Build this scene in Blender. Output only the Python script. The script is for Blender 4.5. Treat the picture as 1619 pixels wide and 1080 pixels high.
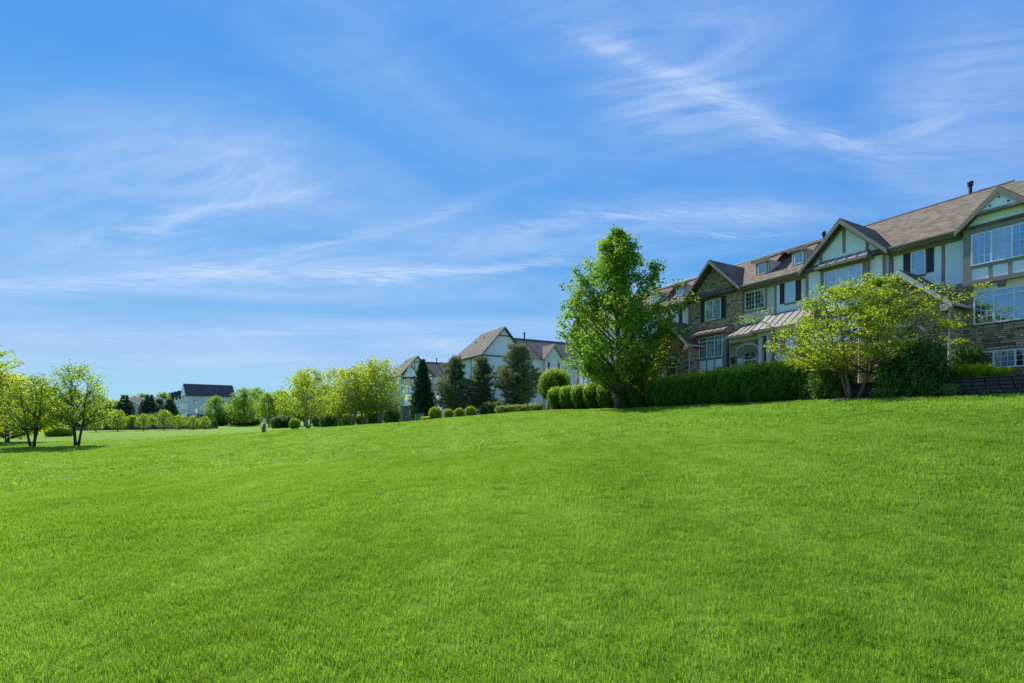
import bpy, math, random
import numpy as np
from math import radians, sin, cos, pi
for o in list(bpy.data.objects): bpy.data.objects.remove(o)
SC = bpy.context.scene
COL = SC.collection
rnd = random.Random(7)

# ------------------------------------------------------------------ camera
CAMZ = 1.65
FPX = 791.0                       # focal length in pixels of the 1619 px wide photograph
cd = bpy.data.cameras.new('camera'); cam = bpy.data.objects.new('camera', cd); COL.objects.link(cam)
cam.location = (0, 0, CAMZ); cam.rotation_euler = (radians(90), 0, 0)
cd.sensor_width = 36; cd.lens = 36 * FPX / 1619; cd.shift_y = 120 / 1619; cd.clip_end = 6000; cd.clip_start = .1
SC.camera = cam
# townhouse grid: local x runs right along the facades, local y runs into the buildings
GC, GS = .4857, .8741
GROT = -math.atan2(GS, GC)
def loc2w(lx, ly): return (GC*lx + GS*ly, -GS*lx + GC*ly)
# ------------------------------------------------------------------ light
SUN_EL = radians(43)
ph = radians(-5)
sdx = -GC*cos(ph) + GS*sin(ph); sdy = GS*cos(ph) + GC*sin(ph)      # horizontal direction towards the sun
SUN_AZ = math.atan2(sdx, sdy)                                       # clockwise from +Y
sl = bpy.data.lights.new('sun', 'SUN'); so = bpy.data.objects.new('sun', sl); COL.objects.link(so)
sl.energy = 5.0; sl.angle = radians(.53); sl.color = (1, .95, .86)
so.rotation_euler = (pi/2 - SUN_EL, 0, math.atan2(sdy, sdx) + pi/2); so.location = (0, 0, 60)
SC.view_settings.view_transform = 'Standard'; SC.view_settings.look = 'None'
SC.view_settings.exposure = .6; SC.view_settings.gamma = 1
SC.cycles.max_bounces = 8; SC.cycles.transparent_max_bounces = 8

class NT:
    """small node-tree helper"""
    def __init__(s, nt): s.t = nt; s.t.nodes.clear()
    def n(s, typ, **kw):
        nd = s.t.nodes.new(typ)
        for k, v in kw.items():
            if k == 'ins':
                for a, b in v.items(): s.put(nd.inputs[a], b)
            else: setattr(nd, k, v)
        return nd
    def put(s, sock, v):
        if isinstance(v, bpy.types.NodeSocket): s.t.links.new(v, sock)
        else: sock.default_value = v
    def m(s, op, a, b=None, c=None, clamp=False):
        nd = s.t.nodes.new('ShaderNodeMath'); nd.operation = op; nd.use_clamp = clamp
        for i, v in enumerate((a, b, c)):
            if v is not None: s.put(nd.inputs[i], v)
        return nd.outputs[0]
    def mix(s, f, a, b, typ='RGBA', blend='MIX'):
        nd = s.t.nodes.new('ShaderNodeMix'); nd.data_type = typ; nd.blend_type = blend
        A, B = (6, 7) if typ == 'RGBA' else (2, 3)
        s.put(nd.inputs[0], f); s.put(nd.inputs[A], a); s.put(nd.inputs[B], b)
        return nd.outputs[2 if typ == 'RGBA' else 0]
    def ramp(s, f, stops):
        nd = s.t.nodes.new('ShaderNodeValToRGB'); e = nd.color_ramp.elements
        while len(e) > len(stops): e.remove(e[-1])
        while len(e) < len(stops): e.new(.5)
        for el, (p, c) in zip(e, stops):
            el.position = p; el.color = c if len(c) == 4 else (*c, 1)
        s.put(nd.inputs[0], f); return nd.outputs[0]
    def noise(s, vec, scale, detail=3, rough=.55, dist=0):
        nd = s.n('ShaderNodeTexNoise', ins={'Scale': scale, 'Detail': detail, 'Roughness': rough, 'Distortion': dist})
        if vec is not None: s.put(nd.inputs['Vector'], vec)
        return nd.outputs[0]
    def smooth(s, v, a, b):
        nd = s.n('ShaderNodeMapRange', interpolation_type='SMOOTHSTEP', ins={0: v, 1: a, 2: b, 3: 0., 4: 1.}); return nd.outputs[0]

# ------------------------------------------------------------------ world: Nishita sky with cirrus
W = bpy.data.worlds.new('World'); SC.world = W; W.use_nodes = True
w = NT(W.node_tree)
sky = w.n('ShaderNodeTexSky', sky_type='NISHITA', sun_disc=False, sun_elevation=SUN_EL, sun_rotation=SUN_AZ,
          altitude=0, air_density=1.0, dust_density=0., ozone_density=4.0)
ss = w.n('ShaderNodeSeparateColor', ins={0: sky.outputs[0]})     # softer contrast between zenith and horizon, as in the photograph's exposure
hs = w.n('ShaderNodeCombineColor', ins={0: w.m('MINIMUM', w.m('MULTIPLY', w.m('POWER', ss.outputs[0], 1.2), .44), 3.1),
                                        1: w.m('MULTIPLY', w.m('POWER', w.m('DIVIDE', ss.outputs[1], 2.5), .54), 2.75), 2: w.m('MULTIPLY', w.m('POWER', w.m('DIVIDE', ss.outputs[2], 5.7), .15), 7.2)})
tc = w.n('ShaderNodeTexCoord').outputs['Generated']
sp = w.n('ShaderNodeSeparateXYZ', ins={0: tc})
dx, dy, dz = sp.outputs
AZ = w.m('ARCTAN2', dx, dy); EL = w.m('ARCSINE', dz)
# cloud layer coordinates: the direction projected on a high flat layer
inv = w.m('DIVIDE', 1., w.m('ADD', w.m('MAXIMUM', dz, 0.), .10))
px, py = w.m('MULTIPLY', dx, inv), w.m('MULTIPLY', dy, inv)
def rot2(a, sx, sy):
    u = w.m('ADD', w.m('MULTIPLY', px, cos(a)*sx), w.m('MULTIPLY', py, sin(a)*sx))
    v = w.m('ADD', w.m('MULTIPLY', px, -sin(a)*sy), w.m('MULTIPLY', py, cos(a)*sy))
    return w.n('ShaderNodeCombineXYZ', ins={0: u, 1: v, 2: 1.7}).outputs[0]
n_broad = w.noise(rot2(.25, .55, 1.0), 1.15, 5, .52, .7)
n_fibre = w.noise(rot2(-.3, 1.1, 3.4), 1.6, 10, .60, 1.8)
n_fine = w.noise(rot2(.15, 1.5, 6.5), 3.2, 10, .63, 1.2)
haze = w.m('MULTIPLY', w.smooth(n_broad, .36, .74), w.m('ADD', .45, w.m('MULTIPLY', n_fibre, .9)))
dens = w.m('MULTIPLY', haze, .40)
def azel(x, y):
    u = (x - 809.5)/FPX; v = (660 - y)/FPX
    return math.atan2(u, 1), math.atan2(v, math.hypot(u, 1))
wob = w.m('MULTIPLY', w.m('SUBTRACT', w.noise(rot2(.3, 1, 2.2), 3.2, 4, .6), .5), .055)
ELw = w.m('ADD', EL, wob)
def streak(p0, p1, wid, amp, fib):
    """an elongated wisp between two sky directions (azimuth, elevation)"""
    (a0, e0), (a1, e1) = azel(*p0), azel(*p1)
    L = math.hypot(a1-a0, e1-e0); ux, uy = (a1-a0)/L, (e1-e0)/L
    da = w.m('SUBTRACT', AZ, (a0+a1)/2); de = w.m('SUBTRACT', ELw, (e0+e1)/2)
    t = w.m('ADD', w.m('MULTIPLY', da, ux/(L*.56)), w.m('MULTIPLY', de, uy/(L*.56)))
    q = w.m('ADD', w.m('MULTIPLY', da, -uy/wid), w.m('MULTIPLY', de, ux/wid))
    r2 = w.m('ADD', w.m('POWER', w.m('ABSOLUTE', t), 3.), w.m('MULTIPLY', q, q))
    g = w.m('EXPONENT', w.m('MULTIPLY', r2, -1.))
    return w.m('MULTIPLY', w.m('MULTIPLY', g, amp*1.08), w.smooth(fib, .18, .82))
for s_ in (((915, 50), (1110, 140), .016, .50, n_fibre), ((1080, 120), (1265, 225), .017, .50, n_fine),
           ((950, 150), (1190, 185), .045, .42, n_fibre), ((1285, 208), (1412, 246), .016, .55, n_fine),
           ((-80, 452), (420, 424), .013, .50, n_fine), ((330, 432), (940, 404), .010, .55, n_fine), ((250, 405), (900, 390), .03, .30, n_fibre),
           ((80, 395), (300, 345), .02, .38, n_fibre), ((270, 350), (490, 296), .014, .42, n_fibre), ((200, 300), (470, 260), .055, .36, n_fibre),
           ((800, 365), (1010, 330), .014, .46, n_fine), ((960, 332), (1300, 336), .013, .42, n_fine), ((1060, 366), (1260, 372), .008, .4, n_fine),
           ((430, 405), (790, 305), .012, .34, n_fibre), ((1400, 190), (1640, 90), .08, .30, n_fibre), ((-60, 535), (600, 515), .012, .34, n_fine),
           ((600, 545), (760, 535), .02, .3, n_fibre), ((-40, 300), (200, 250), .05, .26, n_fibre), ((850, 20), (1250, 60), .06, .26, n_fibre)):
    dens = w.m('ADD', dens, streak(*s_))
dens = w.m('MULTIPLY', dens, w.smooth(dz, .0, .12), clamp=True)
cloudcol = w.mix(.8, hs.outputs[0], (6.3, 7.2, 8.9, 1))
skycol = w.mix(w.m('MINIMUM', dens, .8), hs.outputs[0], cloudcol)
bg = w.n('ShaderNodeBackground', ins={'Color': skycol, 'Strength': .077})
wo = w.n('ShaderNodeOutputWorld'); W.node_tree.links.new(bg.outputs[0], wo.inputs[0])

# ------------------------------------------------------------------ materials
MATS = {}
def newmat(name):
    m = bpy.data.materials.new(name); m.use_nodes = True; MATS[name] = m
    return m, NT(m.node_tree)
def finish(t, shader):
    o = t.n('ShaderNodeOutputMaterial'); t.t.links.new(shader, o.inputs[0])
def bump(t, h, strength=.3, dist=.02):
    return t.n('ShaderNodeBump', ins={'Strength': strength, 'Distance': dist, 'Height': h}).outputs[0]
def surf(name, col, rough=.6, var=.12, scale=3., metal=0., spec=.4, fine=60., bumpk=.15, dirt=0.):
    m, t = newmat(name)
    pos = t.n('ShaderNodeNewGeometry').outputs['Position']
    n1 = t.noise(pos, scale, 4); n2 = t.noise(pos, fine, 2)
    k = t.m('ADD', t.m('MULTIPLY', t.m('SUBTRACT', n1, .5), var*2), t.m('ADD', 1., t.m('MULTIPLY', t.m('SUBTRACT', n2, .5), var)))
    c = t.n('ShaderNodeVectorMath', operation='SCALE', ins={0: col[:3], 'Scale': k}).outputs[0]
    if dirt:
        st = t.n('ShaderNodeMapping', ins={'Vector': pos, 'Scale': (3, 3, .35)}).outputs[0]
        c = t.mix(t.m('MULTIPLY', t.smooth(t.noise(st, 1.6, 4), .52, .8), dirt), c, (.16, .15, .13, 1))
    p = t.n('ShaderNodeBsdfPrincipled', ins={'Base Color': c, 'Roughness': rough, 'Metallic': metal, 'Specular IOR Level': spec})
    if bumpk: t.put(p.inputs['Normal'], bump(t, n2, bumpk, .01))
    finish(t, p.outputs[0]); return m
surf('stucco', (.82, .89, .93), .85, .05, .8, fine=45, bumpk=.25, dirt=.10)
surf('cream', (.84, .81, .66), .8, .05, dirt=.08)
surf('trim', (.27, .235, .195), .65, .08, dirt=.1)
surf('trim_dark', (.10, .12, .12), .6, .1)
surf('siding', (.62, .62, .56), .6, .05)
surf('siding_blue', (.66, .72, .70), .6, .05)
surf('dormer_siding', (.56, .50, .43), .6, .05)
surf('white_frame', (.80, .80, .78), .4, .03)
surf('muntin', (.72, .76, .78), .5, .05)
surf('shutter', (.028, .030, .036), .5, .15)
surf('shutter_red', (.06, .03, .035), .5, .15)
surf('gutter', (.25, .215, .175), .4, .06)
surf('gutter_light', (.60, .57, .50), .45, .05)
surf('bronze_metal', (.42, .40, .38), .42, .08, 2., metal=.75, bumpk=.03)
surf('black_metal', (.02, .02, .022), .45, .1)
surf('door', (.13, .085, .06), .5, .15)
surf('mortar', (.20, .18, .155), .95, .2, 8)
surf('mulch', (.075, .045, .03), .95, .5, 9, fine=40, bumpk=1.)
surf('bark', (.13, .105, .085), .9, .35, 6, fine=40, bumpk=.8)
surf('bark_birch', (.30, .24, .19), .85, .4, 7, fine=30, bumpk=.6)
surf('bark_thin', (.15, .115, .085), .85, .4, 7, fine=30, bumpk=.6)
surf('bark_dark', (.065, .05, .04), .9, .35, 6, fine=40, bumpk=.8)
surf('utility_green', (.10, .20, .15), .5, .1)
surf('sign_white', (.75, .76, .78), .5, .05)
surf('concrete', (.34, .32, .29), .9, .15, 4)
surf('foundation', (.12, .12, .13), .9, .2, 3)
surf('orange_petal', (.80, .20, .03), .6, .2)
surf('pot', (.05, .06, .12), .4, .1)
def roofmat(name, c1, c2):
    m, t = newmat(name)
    tcn = t.n('ShaderNodeTexCoord').outputs['Object']
    s = t.n('ShaderNodeSeparateXYZ', ins={0: tcn})
    v = t.n('ShaderNodeCombineXYZ', ins={0: t.m('ADD', s.outputs[0], t.m('MULTIPLY', s.outputs[1], .37)), 1: t.m('MULTIPLY', s.outputs[2], 1.0), 2: 0.}).outputs[0]
    br = t.n('ShaderNodeTexBrick', offset=.5, ins={'Vector': v, 'Color1': (.1, .1, .1, 1), 'Color2': (.9, .9, .9, 1), 'Mortar': (.0, .0, .0, 1), 'Scale': 1.,
             'Brick Width': .30, 'Row Height': .085, 'Mortar Size': .006, 'Bias': 0.})
    n1 = t.noise(tcn, 1.2, 4); n2 = t.noise(tcn, 22, 3)
    f = t.m('ADD', t.m('MULTIPLY', br.outputs[0], .5), t.m('ADD', t.m('MULTIPLY', n1, .35), t.m('MULTIPLY', n2, .3)))
    c = t.mix(t.smooth(f, .2, .95), (*c1, 1), (*c2, 1))
    p = t.n('ShaderNodeBsdfPrincipled', ins={'Base Color': c, 'Roughness': .95, 'Specular IOR Level': .15, 'Normal': bump(t, t.m('ADD', br.outputs[0], n2), .5, .02)})
    finish(t, p.outputs[0])
roofmat('shingle', (.098, .080, .061), (.252, .206, .154))
roofmat('shingle_grey', (.10, .09, .075), (.225, .20, .165))
roofmat('shingle_slate', (.035, .042, .052), (.085, .095, .11))
def stonemat():
    m, t = newmat('stone')
    g = t.n('ShaderNodeNewGeometry'); oi = t.n('ShaderNodeObjectInfo')
    r = t.m('FRACT', t.m('ADD', t.m('MULTIPLY', oi.outputs['Random'], 5.31), t.m('MULTIPLY', g.outputs['Random Per Island'], 7.13)))
    c = t.ramp(r, [(0, (.17, .125, .085)), (.18, (.46, .33, .19)), (.36, (.66, .49, .28)), (.52, (.32, .25, .18)), (.68, (.72, .55, .34)), (.82, (.52, .34, .21)), (1, (.76, .62, .42))])
    n = t.noise(g.outputs['Position'], 14, 5, .65)
    c = t.mix(t.m('MULTIPLY', n, .45), c, (.27, .20, .13, 1))
    p = t.n('ShaderNodeBsdfPrincipled', ins={'Base Color': c, 'Roughness': .92, 'Specular IOR Level': .2, 'Normal': bump(t, n, .8, .03)})
    finish(t, p.outputs[0])
stonemat()
def blockmat():
    m, t = newmat('wall_block')
    g = t.n('ShaderNodeNewGeometry'); oi = t.n('ShaderNodeObjectInfo')
    r = t.m('FRACT', t.m('ADD', oi.outputs['Random'], t.m('MULTIPLY', g.outputs['Random Per Island'], 7.13)))
    c = t.ramp(r, [(0, (.075, .058, .052)), (.4, (.12, .09, .078)), (.7, (.095, .085, .085)), (1, (.16, .12, .10))])
    n = t.noise(g.outputs['Position'], 18, 5, .65)
    c = t.mix(t.m('MULTIPLY', n, .5), c, (.05, .045, .042, 1))
    p = t.n('ShaderNodeBsdfPrincipled', ins={'Base Color': c, 'Roughness': .95, 'Specular IOR Level': .15, 'Normal': bump(t, n, .9, .03)})
    finish(t, p.outputs[0])
blockmat()
def glassmat(name, base, refl, blinds=False):
    m, t = newmat(name)
    oi = t.n('ShaderNodeObjectInfo'); pos = t.n('ShaderNodeNewGeometry').outputs['Position']
    c = base + (1,)
    if blinds:
        z = t.n('ShaderNodeSeparateXYZ', ins={0: pos}).outputs[2]
        k = t.m('SINE', t.m('MULTIPLY', z, 105.))
        c = t.mix(t.m('ADD', .5, t.m('MULTIPLY', k, .5)), (base[0]*.6, base[1]*.6, base[2]*.6, 1), c)
    d = t.n('ShaderNodeBsdfDiffuse', ins={'Color': c})
    # old float glass is never quite flat
    nrm = bump(t, t.noise(pos, 2.3, 2), .05, .05)
    gl = t.n('ShaderNodeBsdfGlossy', ins={'Color': (.80, .93, 1, 1), 'Roughness': .02, 'Normal': nrm})
    fr = t.n('ShaderNodeFresnel', ins={'IOR': 1.55}).outputs[0]
    f = t.m('ADD', t.m('MULTIPLY', fr, .9), t.m('ADD', refl, t.m('MULTIPLY', oi.outputs['Random'], .06)), clamp=True)
    ms = t.n('ShaderNodeMixShader', ins={0: f, 1: d.outputs[0], 2: gl.outputs[0]})
    finish(t, ms.outputs[0])
glassmat('glass', (.012, .020, .026), .36)
glassmat('glass_dark', (.012, .018, .018), .14)
glassmat('glass_blind', (.22, .36, .42), .30, True)

def leafmat(name, dark, mid, light, trans=.42, clump=1.3, gloss=.12, sun_top=0):
    m, t = newmat(name)
    g = t.n('ShaderNodeNewGeometry'); oi = t.n('ShaderNodeObjectInfo')
    n = t.noise(t.n('ShaderNodeTexCoord').outputs['Object'], clump, 3)
    f = t.m('ADD', t.m('MULTIPLY', g.outputs['Random Per Island'], .55), t.m('ADD', t.m('MULTIPLY', n, .55), t.m('MULTIPLY', t.m('SUBTRACT', oi.outputs['Random'], .5), .22)))
    c = t.ramp(f, [(.15, dark), (.5, mid), (.9, light)])
    if sun_top:   # sunlit tops painted into the leaf colour, pale lime by height
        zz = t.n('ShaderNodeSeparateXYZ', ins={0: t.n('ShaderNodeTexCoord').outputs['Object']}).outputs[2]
        c = t.mix(t.m('MULTIPLY', t.smooth(t.m('ADD', zz, t.m('MULTIPLY', n, .35)), sun_top*.78, sun_top*1.04), .9), c, (.44, .56, .04, 1))
    ct = t.mix(.5, c, (min(mid[0]*3.4, .75), min(mid[1]*2.3, .8), mid[2]*.6, 1))
    p = t.n('ShaderNodeBsdfPrincipled', ins={'Base Color': c, 'Roughness': .55, 'Specular IOR Level': gloss})
    tr = t.n('ShaderNodeBsdfTranslucent', ins={'Color': ct})
    ms = t.n('ShaderNodeMixShader', ins={0: trans, 1: p.outputs[0], 2: tr.outputs[0]})
    finish(t, ms.outputs[0])
leafmat('leaf_maple', (.03, .105, .02), (.11, .26, .03), (.34, .48, .05), .50, clump=.8)
leafmat('leaf_service', (.08, .16, .018), (.19, .32, .028), (.36, .47, .05), .55)
leafmat('leaf_birch', (.11, .22, .02), (.25, .41, .03), (.44, .55, .05), .55)
leafmat('leaf_birch_green', (.08, .19, .03), (.19, .36, .04), (.33, .47, .07), .58)
leafmat('leaf_gold', (.24, .27, .012), (.46, .50, .015), (.62, .60, .03), .6)
leafmat('leaf_shade', (.06, .17, .03), (.15, .31, .04), (.27, .43, .06), .55)
leafmat('leaf_hedge', (.03, .10, .016), (.10, .235, .024), (.25, .41, .04), .54, gloss=.2, sun_top=2.25)
leafmat('leaf_hedge_big', (.03, .10, .016), (.10, .235, .024), (.25, .41, .04), .54, gloss=.2, sun_top=4.2)
leafmat('leaf_shrub_dark', (.018, .066, .018), (.058, .155, .026), (.17, .31, .045), .40, gloss=.3)
leafmat('leaf_lime', (.15, .26, .015), (.29, .45, .02), (.44, .56, .035), .52)
leafmat('leaf_perennial', (.08, .16, .04), (.18, .30, .08), (.32, .44, .15), .45)
leafmat('needle_pine', (.04, .085, .055), (.10, .165, .09), (.25, .31, .16), .28)
leafmat('needle_spruce', (.02, .058, .035), (.05, .12, .07), (.11, .20, .10), .2)
def core(name, col):
    m, t = newmat(name)
    p = t.n('ShaderNodeBsdfPrincipled', ins={'Base Color': (*col, 1), 'Roughness': 1., 'Specular IOR Level': 0.})
    finish(t, p.outputs[0])
core('twigs', (.03, .035, .018))
def grassmats():
    m, t = newmat('lawn')
    pos = t.n('ShaderNodeNewGeometry').outputs['Position']
    n1 = t.noise(pos, .22, 5, .6); n2 = t.noise(pos, 3.0, 4, .6); n3 = t.noise(pos, 45, 3, .7)
    st = t.n('ShaderNodeMapping', ins={'Vector': pos, 'Rotation': (0, 0, .5), 'Scale': (1, 6, 1)}).outputs[0]
    f = t.m('ADD', t.m('MULTIPLY', n1, .5), t.m('ADD', t.m('MULTIPLY', n2, .3), t.m('MULTIPLY', n3, .25)))
    c = t.ramp(f, [(.3, (.07, .15, .007)), (.5, (.125, .25, .010)), (.72, (.18, .315, .016))])
    p = t.n('ShaderNodeBsdfPrincipled', ins={'Base Color': c, 'Roughness': .9, 'Specular IOR Level': .1, 'Normal': bump(t, t.m('ADD', n3, n2), .9, .06)})
    finish(t, p.outputs[0])
    m, t = newmat('grass_blade')
    g = t.n('ShaderNodeNewGeometry'); oi = t.n('ShaderNodeObjectInfo'); pos = g.outputs['Position']
    st = t.n('ShaderNodeMapping', ins={'Vector': pos, 'Rotation': (0, 0, .62), 'Scale': (.9, .16, 1)}).outputs[0]
    n1 = t.m('ADD', t.m('MULTIPLY', t.noise(pos, .19, 5, .62), .6), t.m('MULTIPLY', t.noise(st, .8, 4, .55, .6), .4)); n2 = t.noise(pos, 1.9, 4, .62)
    f = t.m('ADD', t.m('ADD', t.m('MULTIPLY', t.m('SUBTRACT', n1, .5), 1.9), t.m('ADD', .48, t.m('MULTIPLY', t.m('SUBTRACT', n2, .5), .75))), t.m('ADD', t.m('MULTIPLY', t.m('SUBTRACT', g.outputs['Random Per Island'], .5), .30), t.m('MULTIPLY', t.m('SUBTRACT', oi.outputs['Random'], .5), .10)))
    c = t.ramp(f, [(.18, (.065, .17, .014)), (.5, (.185, .365, .028)), (.85, (.36, .52, .10))])
    c = t.mix(t.m('MULTIPLY', t.m('GREATER_THAN', g.outputs['Random Per Island'], .965), .7), c, (.48, .46, .20, 1))
    p = t.n('ShaderNodeBsdfPrincipled', ins={'Base Color': c, 'Roughness': .5, 'Specular IOR Level': .22})
    tr = t.n('ShaderNodeBsdfTranslucent', ins={'Color': t.mix(.5, c, (.34, .52, .025, 1))})
    ms = t.n('ShaderNodeMixShader', ins={0: .55, 1: p.outputs[0], 2: tr.outputs[0]})
    finish(t, ms.outputs[0])
grassmats()

# ------------------------------------------------------------------ mesh helpers
def mesh_np(name, V, F, smooth=False):
    """V (n,3); F list of index arrays, each (k, 3|4)"""
    V = np.asarray(V, np.float32)
    me = bpy.data.meshes.new(name)
    F = [np.asarray(f, np.int32) for f in (F if isinstance(F, list) else [F]) if len(f)]
    loops = np.concatenate([f.ravel() for f in F]); tot = np.concatenate([np.full(len(f), f.shape[1], np.int32) for f in F])
    st = np.concatenate([[0], np.cumsum(tot)[:-1]]).astype(np.int32)
    me.vertices.add(len(V)); me.vertices.foreach_set('co', V.ravel())
    me.loops.add(len(loops)); me.loops.foreach_set('vertex_index', loops.astype(np.int32))
    me.polygons.add(len(tot)); me.polygons.foreach_set('loop_start', st); me.polygons.foreach_set('loop_total', tot)
    if smooth: me.polygons.foreach_set('use_smooth', np.ones(len(tot), bool))
    me.update(calc_edges=True); me.validate(); return me
def add(name, me, mat=None, parent=None, loc=(0, 0, 0), rot=(0, 0, 0), scale=(1, 1, 1)):
    if mat and not me.materials: me.materials.append(MATS[mat])
    o = bpy.data.objects.new(name, me); COL.objects.link(o)
    o.parent = parent; o.location = loc; o.rotation_euler = rot; o.scale = scale
    return o
def tag(o, label, cat=None, group=None, kind=None):
    if label: o['label'] = label
    if cat: o['category'] = cat
    if group: o['group'] = group
    if kind: o['kind'] = kind
    return o
def thing(name, label, cat, loc=(0, 0, 0), rotz=0, group=None, scale=1):
    o = bpy.data.objects.new(name, None); COL.objects.link(o); o.empty_display_size = .3
    o.location = loc; o.rotation_euler = (0, 0, rotz); o.scale = (scale,)*3 if not isinstance(scale, tuple) else scale
    return tag(o, label, cat, group)
class MB:
    def __init__(s): s.v = []; s.f = []
    def poly(s, *pts):
        i = len(s.v); s.v += [tuple(p) for p in pts]; s.f.append(list(range(i, i+len(pts))))
    def box(s, x0, x1, y0, y1, z0, z1):
        i = len(s.v)
        s.v += [(x, y, z) for z in (z0, z1) for y in (y0, y1) for x in (x0, x1)]
        s.f += [[i+a for a in q] for q in ((0, 2, 3, 1), (4, 5, 7, 6), (0, 1, 5, 4), (2, 6, 7, 3), (0, 4, 6, 2), (1, 3, 7, 5))]
    def prism(s, poly, a0, a1, axis='y'):
        """extrude polygon: (x,z) along y, or (y,z) along x"""
        i = len(s.v); n = len(poly)
        mk = (lambda p, a: (p[0], a, p[1])) if axis == 'y' else (lambda p, a: (a, p[0], p[1]))
        s.v += [mk(p, a0) for p in poly] + [mk(p, a1) for p in poly]
        s.f += [[i+k for k in range(n)], [i+n+k for k in reversed(range(n))]]
        s.f += [[i+k, i+n+k, i+n+(k+1) % n, i+(k+1) % n] for k in range(n)]
    def tube(s, pts, r, n=7):
        P = [np.array(p, float) for p in pts]; R = r if hasattr(r, '__len__') else [r]*len(P)
        i = len(s.v)
        for k, p in enumerate(P):
            d = P[min(k+1, len(P)-1)] - P[max(k-1, 0)]; d /= np.linalg.norm(d)
            a = np.cross(d, (0, 0, 1) if abs(d[2]) < .9 else (1, 0, 0)); a /= np.linalg.norm(a); b = np.cross(d, a)
            s.v += [tuple(p + R[k]*(cos(2*pi*j/n)*a + sin(2*pi*j/n)*b)) for j in range(n)]
        for k in range(len(P)-1):
            for j in range(n):
                s.f.append([i+k*n+j, i+k*n+(j+1) % n, i+(k+1)*n+(j+1) % n, i+(k+1)*n+j])
        s.f += [[i+j for j in reversed(range(n))], [i+(len(P)-1)*n+j for j in range(n)]]
    def mesh(s, name, off=(0, 0, 0), fix=True):
        me = bpy.data.meshes.new(name)
        me.from_pydata([(a-off[0], b-off[1], c-off[2]) for a, b, c in s.v], [], s.f); me.update()
        if fix:
            import bmesh
            bm = bmesh.new(); bm.from_mesh(me); bmesh.ops.recalc_face_normals(bm, faces=bm.faces); bm.to_mesh(me); bm.free()
        return me

# ------------------------------------------------------------------ terrain
CP = [(0, 0, 0), (0, -6, -.15), (-6, 0, -.15), (6, 0, .35), (0, 12, .22), (-10, 12, -.25), (10, 8, .85), (-25, 15, -.75), (0, 28, .75), (-14, 30, -.2),
      (-42, 44, -.80), (-39, 45, -.85), (-30, 42, -.74), (-23, 47, .30), (-23, 59, .28), (-15.5, 60, .72), (-10.5, 66, 1.25), (-3, 62, 1.95), (3, 56, 2.2),
      (-60, 83, -.55), (-45, 86, -.35), (-75, 60, -.9), (-30, 90, .3), (-20, 110, .9), (5, 80, 2.2), (30, 60, 2.6), (60, 0, 3.4), (50, -30, 2.4),
      (-100, 120, -.6), (-110, 180, .2), (-60, 180, .3), (0, 180, 1.2), (80, 120, 2.0), (-120, 40, -1), (-60, -30, -.8), (0, -60, -.6), (160, 0, 2.5), (0, 300, .8), (-250, 150, 0), (-200, 300, 0)]
for lx, z in ((-3, 2.62), (-7.65, 2.62), (-10.2, 2.6), (-12.6, 2.6), (-16.1, 2.6), (-20, 2.55), (-24.7, 2.5), (-33.6, 2.41), (-44, 2.37)):
    CP.append((*loc2w(lx, 28), z)); CP.append((*loc2w(lx, 33), z + .1))
for lx, z in ((-8, 1.85), (-16, 1.75), (-25, 1.62), (-35, 1.6)):
    CP.append((*loc2w(lx, 20), z))
CP = np.array(CP, float)
def _tps(d2): return .5*d2*np.log(d2 + 1e-6)
def _fit():
    P = CP[:, :2]/50.; n = len(P)
    K = _tps(((P[:, None]-P[None])**2).sum(-1)) + np.eye(n)*.004
    A = np.zeros((n+3, n+3)); A[:n, :n] = K; A[:n, n] = 1; A[:n, n+1:] = P; A[n, :n] = 1; A[n+1:, :n] = P.T
    return np.linalg.solve(A, np.concatenate([CP[:, 2], np.zeros(3)]))
TW = _fit()
def tz(x, y):
    x = np.atleast_1d(np.asarray(x, float)); y = np.atleast_1d(np.asarray(y, float))
    out = np.zeros(x.shape)
    for a in range(0, len(x), 20000):
        Q = np.stack([x[a:a+20000], y[a:a+20000]], -1)/50.
        k = _tps(((Q[:, None]-CP[None, :, :2]/50.)**2).sum(-1))
        out[a:a+20000] = k @ TW[:-3] + TW[-3] + Q @ TW[-2:]
    r = np.hypot(x, y); b = np.clip((r-150)/150, 0, 1); b = b*b*(3-2*b)
    out = out*(1-b) + .2*b
    # gentle unevenness of a mown field
    out += .02*np.sin(x*.9+1.3*np.sin(y*.37))*np.sin(y*.71+.8) * np.clip(r/6, 0, 1)
    return out
def tz1(x, y): return float(tz(x, y)[0])
def axis():
    a = [0.]
    st = .7
    while a[-1] < 3000:
        a.append(a[-1] + st)
        if a[-1] > 40: st *= 1.12
    a = np.array(a); return np.concatenate([-a[:0:-1], a])
ax = axis(); gx, gy = np.meshgrid(ax, ax)
gz = tz(gx.ravel(), gy.ravel()); n = len(ax)
V = np.stack([gx.ravel(), gy.ravel(), gz], -1)
ii = (np.arange(n-1)[:, None]*n + np.arange(n-1)[None]).ravel()
tag(add('ground', mesh_np('ground', V, np.stack([ii, ii+1, ii+n+1, ii+n], -1), True), 'lawn'), 'broad green lawn sloping up to the townhouses', kind='structure')

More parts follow.
